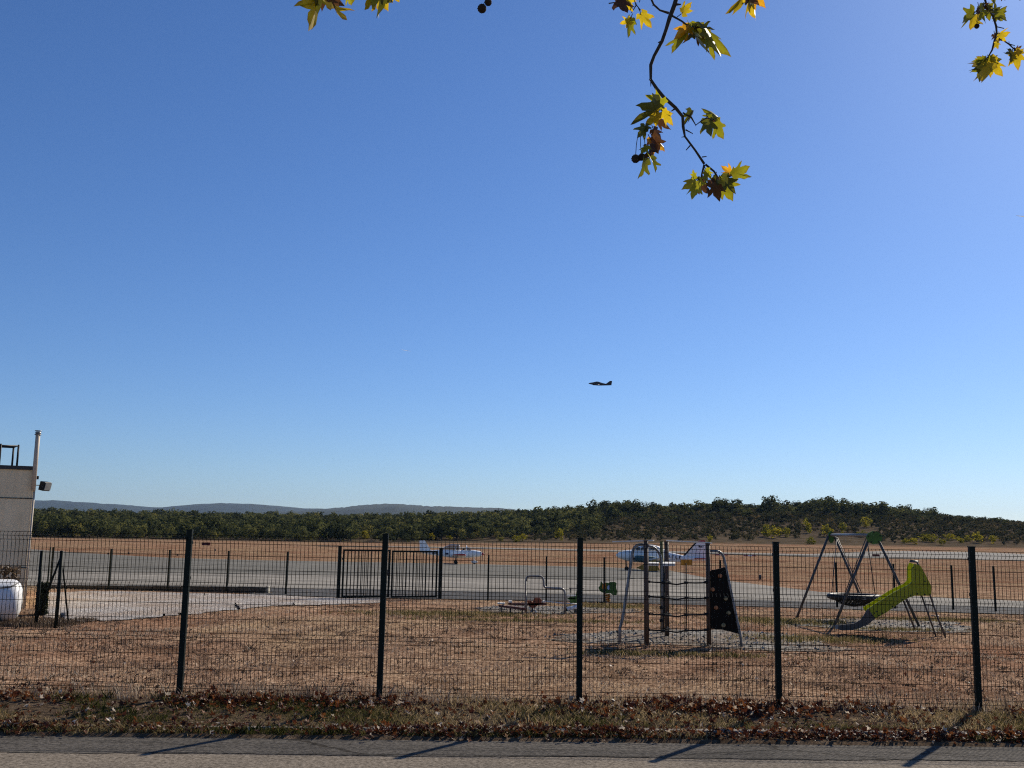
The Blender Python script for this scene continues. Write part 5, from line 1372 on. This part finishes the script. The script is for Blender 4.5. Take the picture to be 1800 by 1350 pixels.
limbs = [[(3.2, -2.9, 4.6), (2.6, -.6, 6.2), (1.6, 2.2, 7.2), (0.9, 4.4, 7.3), (.5, 5.6, 7.0)], [(3.2, -2.9, 4.8), (3.3, -.4, 6.4), (3.2, 2.6, 7.0), (2.9, 4.6, 6.8)], [(3.2, -2.9, 4.9), (1.4, -.4, 6.6), (-.2, 2.4, 7.1), (-1.0, 4.6, 6.8)]]
for pts in limbs:
    q = MB(); q.tube([Vector(p) - PO for p in pts], [.15, .11, .07, .045, .03][:len(pts)], 10); q.build('limb', M['trunk'], pt)
BY = 5.0
def W(px, py, dy=0.0): return Vector(aty(px, py, BY + dy)) - PO
pxm = BY / F
ri = random.Random(4)
def twig(pts, r0, r1, par, start=None, knob=True):
    P = [W(*p) for p in pts]
    if start is not None: P = [Vector(start) - PO, (Vector(start) - PO).lerp(P[0], .6) + Vector((.08, .05, .1))] + P
    Q = [P[0]]
    for a, b in zip(P[:-1], P[1:]):
        n = max(1, int((b - a).length / .05))
        n = min(n, 8)
        for k in range(1, n + 1):
            Q.append(a.lerp(b, k / n) + (Vector((ri.uniform(-1, 1), ri.uniform(-1, 1), ri.uniform(-1, 1))) * .003 if k < n else Vector()))
    rr = [(r0 + (r1 - r0) * i / (len(Q) - 1)) * ri.uniform(.85, 1.25) for i in range(len(Q))]
    q = MB(); q.tube(Q, rr, 7)
    if knob:
        for i in range(2, len(Q) - 1, 3):
            d_ = Vector((ri.uniform(-1, 1), ri.uniform(-1, 1), ri.uniform(-.6, 1))).normalized(); q.tube([Q[i], Q[i] + d_ * rr[i] * 2.2 + d_ * .008], [rr[i] * .7, rr[i] * .25], 5)
    return q
def leaf(par, b, t, c_, roll=None, dy=None):
    dy = ri.uniform(-.12, .12) if dy is None else dy
    B, T = W(b[0], b[1], dy), W(t[0], t[1], dy + ri.uniform(-.03, .03))
    x = (T - B); ln = x.length * .84; x.normalize()
    vd = (B + PO - Vector(CAM)).normalized()
    y = vd.cross(x).normalized(); z = x.cross(y)
    a = ri.choice((-1, 1)) * (ri.uniform(.2, .9) if roll is None else roll)
    y2 = y * math.cos(a) + z * math.sin(a); z2 = x.cross(y2)
    if ri.random() < .5: y2, z2 = -y2, -z2
    m_ = Matrix(((x.x, y2.x, z2.x), (x.y, y2.y, z2.y), (x.z, y2.z, z2.z))).to_4x4()
    o = link('leaf', LV[c_][ri.randrange(4)], par)
    o.matrix_local = Matrix.Translation(B) @ m_ @ Matrix.Diagonal((ln, ln, ln, 1))
    # leaf stalk
    return o
def branch(segs, leaves, balls, start):
    q = twig(segs[0][0], segs[0][1], segs[0][2], pt, start)
    for s_ in segs[1:]:
        q2 = twig(s_[0], s_[1], s_[2], pt); q.add(q2.v, q2.f, True)
    for b, t, c_, *rest in leaves:              # stalks
        B, A = W(*b), W(*(rest[0] if rest else (b[0] + (b[0] - t[0]) * .12, b[1] - 6)))
        q.tube([A, B], .0022, 4)
    br = q.build('branch', M['bark'], pt)
    for b, t, c_, *rest in leaves:
        leaf(br, b, t, c_[0], ri.uniform(1.0, 1.25) if len(c_) > 1 else None)
        if ri.random() < .25:                    # a smaller companion on the same shoot
            an = ri.choice((-1, 1)) * ri.uniform(.7, 1.6); dx, dy_ = (t[0] - b[0]) * .6, (t[1] - b[1]) * .6
            leaf(br, (b[0] + ri.uniform(-4, 4), b[1] + ri.uniform(-2, 5)), (b[0] + dx * math.cos(an) - dy_ * math.sin(an), b[1] + dx * math.sin(an) + dy_ * math.cos(an)), ri.choice('gydbg'))
    for px, py, r_, top in balls:
        c0 = W(px, py); m2 = MB(); rr = r_ * pxm
        n1, n2 = 9, 14; vs = []
        for i in range(n1):
            th = math.pi * (i + .5) / n1
            for k in range(n2):
                w = rr * (1 + (.10 if (i + k) % 2 else -.04)); vs.append(c0 + Vector((math.sin(th) * math.cos(6.283 * k / n2), math.sin(th) * math.sin(6.283 * k / n2), math.cos(th))) * w)
        m2.add(vs, [(i * n2 + k, i * n2 + (k + 1) % n2, (i + 1) * n2 + (k + 1) % n2, (i + 1) * n2 + k) for i in range(n1 - 1) for k in range(n2)] + [tuple(range(n2)), tuple(range((n1 - 1) * n2, n1 * n2))], True)
        m2.build('seed_ball', M['seed'], br)
        m2 = MB(); m2.tube([W(*top), W((px + top[0]) / 2 - 1, (py + top[1]) / 2), c0], .002, 5); m2.build('stalk', M['bark'], br)
    return br
# centre branch
branch([([(1192, -14), (1186, 8), (1177, 32), (1164, 72), (1150, 98), (1144, 114), (1144, 140), (1166, 170), (1188, 190), (1200, 205), (1204, 240), (1222, 264), (1238, 288)], .018, .0055),
        ([(1176, 23), (1160, 18), (1149, 8), (1142, -8)], .006, .005), ([(1180, 27), (1198, 37), (1212, 47), (1236, 53)], .006, .003),
        ([(1144, 138), (1144, 152)], .004, .002), ([(1169, 173), (1163, 180), (1162, 190)], .005, .003), ([(1200, 198), (1215, 206), (1223, 220), (1232, 213), (1242, 207)], .0045, .003),
        ([(1238, 290), (1234, 305), (1232, 316), (1228, 318)], .005, .003), ([(1240, 289), (1255, 301), (1262, 312), (1266, 320)], .005, .003),
        ([(1205, 228), (1218, 235)], .0035, .002), ([(1213, 256), (1206, 264)], .0035, .002), ([(1234, 276), (1242, 275)], .0035, .002),
        ([(1100, -12), (1116, 2), (1118, 10), (1110, 22)], .004, .002), ([(1118, 8), (1126, 18)], .003, .002), ([(1070, 6), (1090, 3), (1116, -8)], .003, .003), ([(1128, -12), (1124, 4)], .003, .002)],
       [((1108, 33), (1096, 74), 'g', (1112, 24)), ((1126, 22), (1149, 50), 'y', (1122, 14)), ((1090, -8), (1098, 38), 'b'), ((1096, -6), (1108, 22), 'y'), ((1198, 24), (1213, 4), 'y', (1190, 30)), ((1212, 46), (1179, 73), 'o'), ((1213, 48), (1241, 117), 'gn'), ((1211, 50), (1187, 112), 'gn'), ((1216, 50), (1200, 86), 'dn'), ((1222, 52), (1252, 84), 'b'), ((1232, 47), (1308, 94), 'gn'), ((1238, 50), (1278, 106), 'gn'), ((1226, 46), (1262, 56), 'dn'),
        ((1163, 186), (1113, 236), 'dn'), ((1160, 188), (1132, 214), 'y'), ((1162, 190), (1172, 196), 'b'), ((1158, 196), (1136, 226), 'y'), ((1164, 196), (1196, 220), 'y'), ((1156, 208), (1176, 236), 'b'), ((1150, 204), (1138, 222), 'g'), ((1136, 222), (1119, 246), 'd'), ((1146, 238), (1180, 262), 'o'), ((1142, 242), (1166, 276), 'b'), ((1138, 256), (1124, 272), 'g'), ((1132, 278), (1125, 322), 'gn'), ((1142, 276), (1159, 306), 'gn'), ((1140, 258), (1150, 288), 'b'), ((1148, 226), (1166, 246), 'b'), ((1140, 268), (1118, 282), 'b'),
        ((1218, 194), (1206, 226), 'd', (1212, 204)), ((1262, 206), (1232, 180), 'gn', (1250, 212)), ((1243, 208), (1252, 246), 'd'), ((1244, 206), (1262, 218), 'b'), ((1258, 212), (1282, 250), 'g', (1244, 208)), ((1248, 206), (1240, 218), 'b'),
        ((1222, 314), (1218, 294), 'g'), ((1224, 316), (1192, 336), 'd'), ((1226, 318), (1212, 356), 'g'), ((1230, 318), (1248, 348), 'b'), ((1240, 298), (1252, 320), 'g'), ((1244, 304), (1238, 330), 'g'), ((1256, 318), (1266, 362), 'b'), ((1264, 318), (1297, 360), 'g'), ((1268, 314), (1300, 340), 'd'), ((1290, 308), (1327, 314), 'g', (1268, 316)), ((1286, 308), (1318, 288), 'g', (1270, 314)), ((1288, 306), (1264, 294), 'o', (1272, 310)), ((1266, 320), (1252, 346), 'd'), ((1262, 316), (1282, 330), 'd'), ((1250, 316), (1262, 336), 'b'), ((1258, 308), (1246, 322), 'd'), ((1234, 314), (1224, 338), 'd')],
       [(1117, 279, 7.5, (1122, 232)), (1128, 276, 6.5, (1126, 236)), (1134, 256, 3, (1134, 238))], (.9, 4.4, 7.25))
branch([([(1330, -60), (1325, -30), (1319, -12)], .006, .004)], [((1318, -14), (1338, 46), 'yn'), ((1316, -14), (1289, 36), 'yn'), ((1324, -12), (1354, 12), 'o'), ((1318, -16), (1330, 14), 'b')], [], (.9, 4.4, 7.25))
# left sprays
branch([([(590, -120), (580, -50), (568, -12)], .006, .004), ([(584, -60), (640, -40), (668, -14)], .004, .003), ([(584, -70), (700, -50), (712, -20)], .004, .003)],
       [((562, -10), (549, 68), 'yn'), ((574, -4), (603, 56), 'yn'), ((568, -12), (521, 14), 'd'), ((572, -14), (562, 26), 'b'), ((576, -12), (609, 17), 'b'), ((612, -18), (622, 18), 'g', (600, -30)), ((666, -14), (670, 44), 'dn'), ((664, -12), (640, 24), 'y'), ((670, -12), (688, 28), 'y'), ((692, -18), (711, 10), 'y'), ((664, -14), (655, 22), 'g'), ((672, -14), (682, 14), 'd')], [], (-1.0, 4.6, 6.8))
branch([([(880, -110), (870, -50), (866, -20)], .005, .003)], [((872, -22), (880, 1), 'd')], [(847, 15, 8.2, (862, -16)), (858, 4, 6.6, (865, -18))], (-.4, 3.2, 7.1))
# right spray
branch([([(1722, -60), (1727, -20), (1733, 6), (1746, 30), (1751, 46), (1752, 58), (1748, 72), (1744, 88), (1735, 104)], .008, .004), ([(1733, 4), (1724, 14), (1716, 24)], .004, .003), ([(1752, 58), (1762, 70), (1774, 78), (1784, 88)], .004, .003), ([(1775, 78), (1784, 80)], .003, .002), ([(1752, 47), (1765, 50)], .003, .002)],
       [((1714, 22), (1681, 43), 'g'), ((1712, 26), (1702, 61), 'y'), ((1728, 16), (1714, 42), 'g'), ((1742, 18), (1738, 40), 'g'), ((1748, 24), (1776, 37), 'd'), ((1748, 22), (1774, 12), 'g'), ((1738, 14), (1750, 2), 'g'), ((1722, 14), (1718, 30), 'b'), ((1748, 28), (1766, 40), 'g'), ((1730, 10), (1742, 26), 'b'), ((1720, 10), (1730, 30), 'd'),
        ((1752, 66), (1773, 55), 'y'), ((1750, 74), (1758, 89), 'y'), ((1748, 60), (1754, 74), 'b'),
        ((1738, 106), (1741, 162), 'y'), ((1732, 106), (1704, 137), 'y'), ((1730, 104), (1705, 113), 'g'), ((1740, 108), (1769, 136), 'y'), ((1738, 102), (1755, 112), 'g'), ((1732, 104), (1720, 90), 'o'), ((1730, 110), (1717, 152), 'g'), ((1738, 104), (1752, 98), 'y'), ((1738, 106), (1748, 126), 'd'), ((1734, 110), (1724, 142), 'd'),
        ((1784, 90), (1795, 126), 'y'), ((1782, 90), (1767, 114), 'd'), ((1786, 90), (1806, 98), 'y'), ((1784, 88), (1798, 82), 'b'), ((1780, 92), (1782, 112), 'd')],
       [(1717, 46, 4.5, (1720, 24))], (2.9, 4.6, 6.8))
branch([([(1790, -80), (1782, -40), (1770, -14)], .005, .003)], [((1766, -14), (1757, 6), 'b'), ((1748, -14), (1746, 14), 'g'), ((1786, -14), (1778, 3), 'b')], [], (2.9, 4.6, 6.8))

# ================================================================== HAZE
mt = bpy.data.materials.new('haze'); mt.use_nodes = True
nt = mt.node_tree; nt.nodes.remove(nt.nodes['Principled BSDF'])
pv = nt.nodes.new('ShaderNodeVolumePrincipled'); pv.inputs['Color'].default_value = (0.42, 0.64, 1.0, 1); pv.inputs['Density'].default_value = HAZE
pv.inputs['Anisotropy'].default_value = 0.2
nt.links.new(pv.outputs[0], nt.nodes['Material Output'].inputs['Volume'])
q = MB(); q.box((0, 4420, 147), (18200, 9160, 306))
o = q.build('haze', mt); tag(o, 'thin blue haze over the far hills', 'haze', kind='stuff')
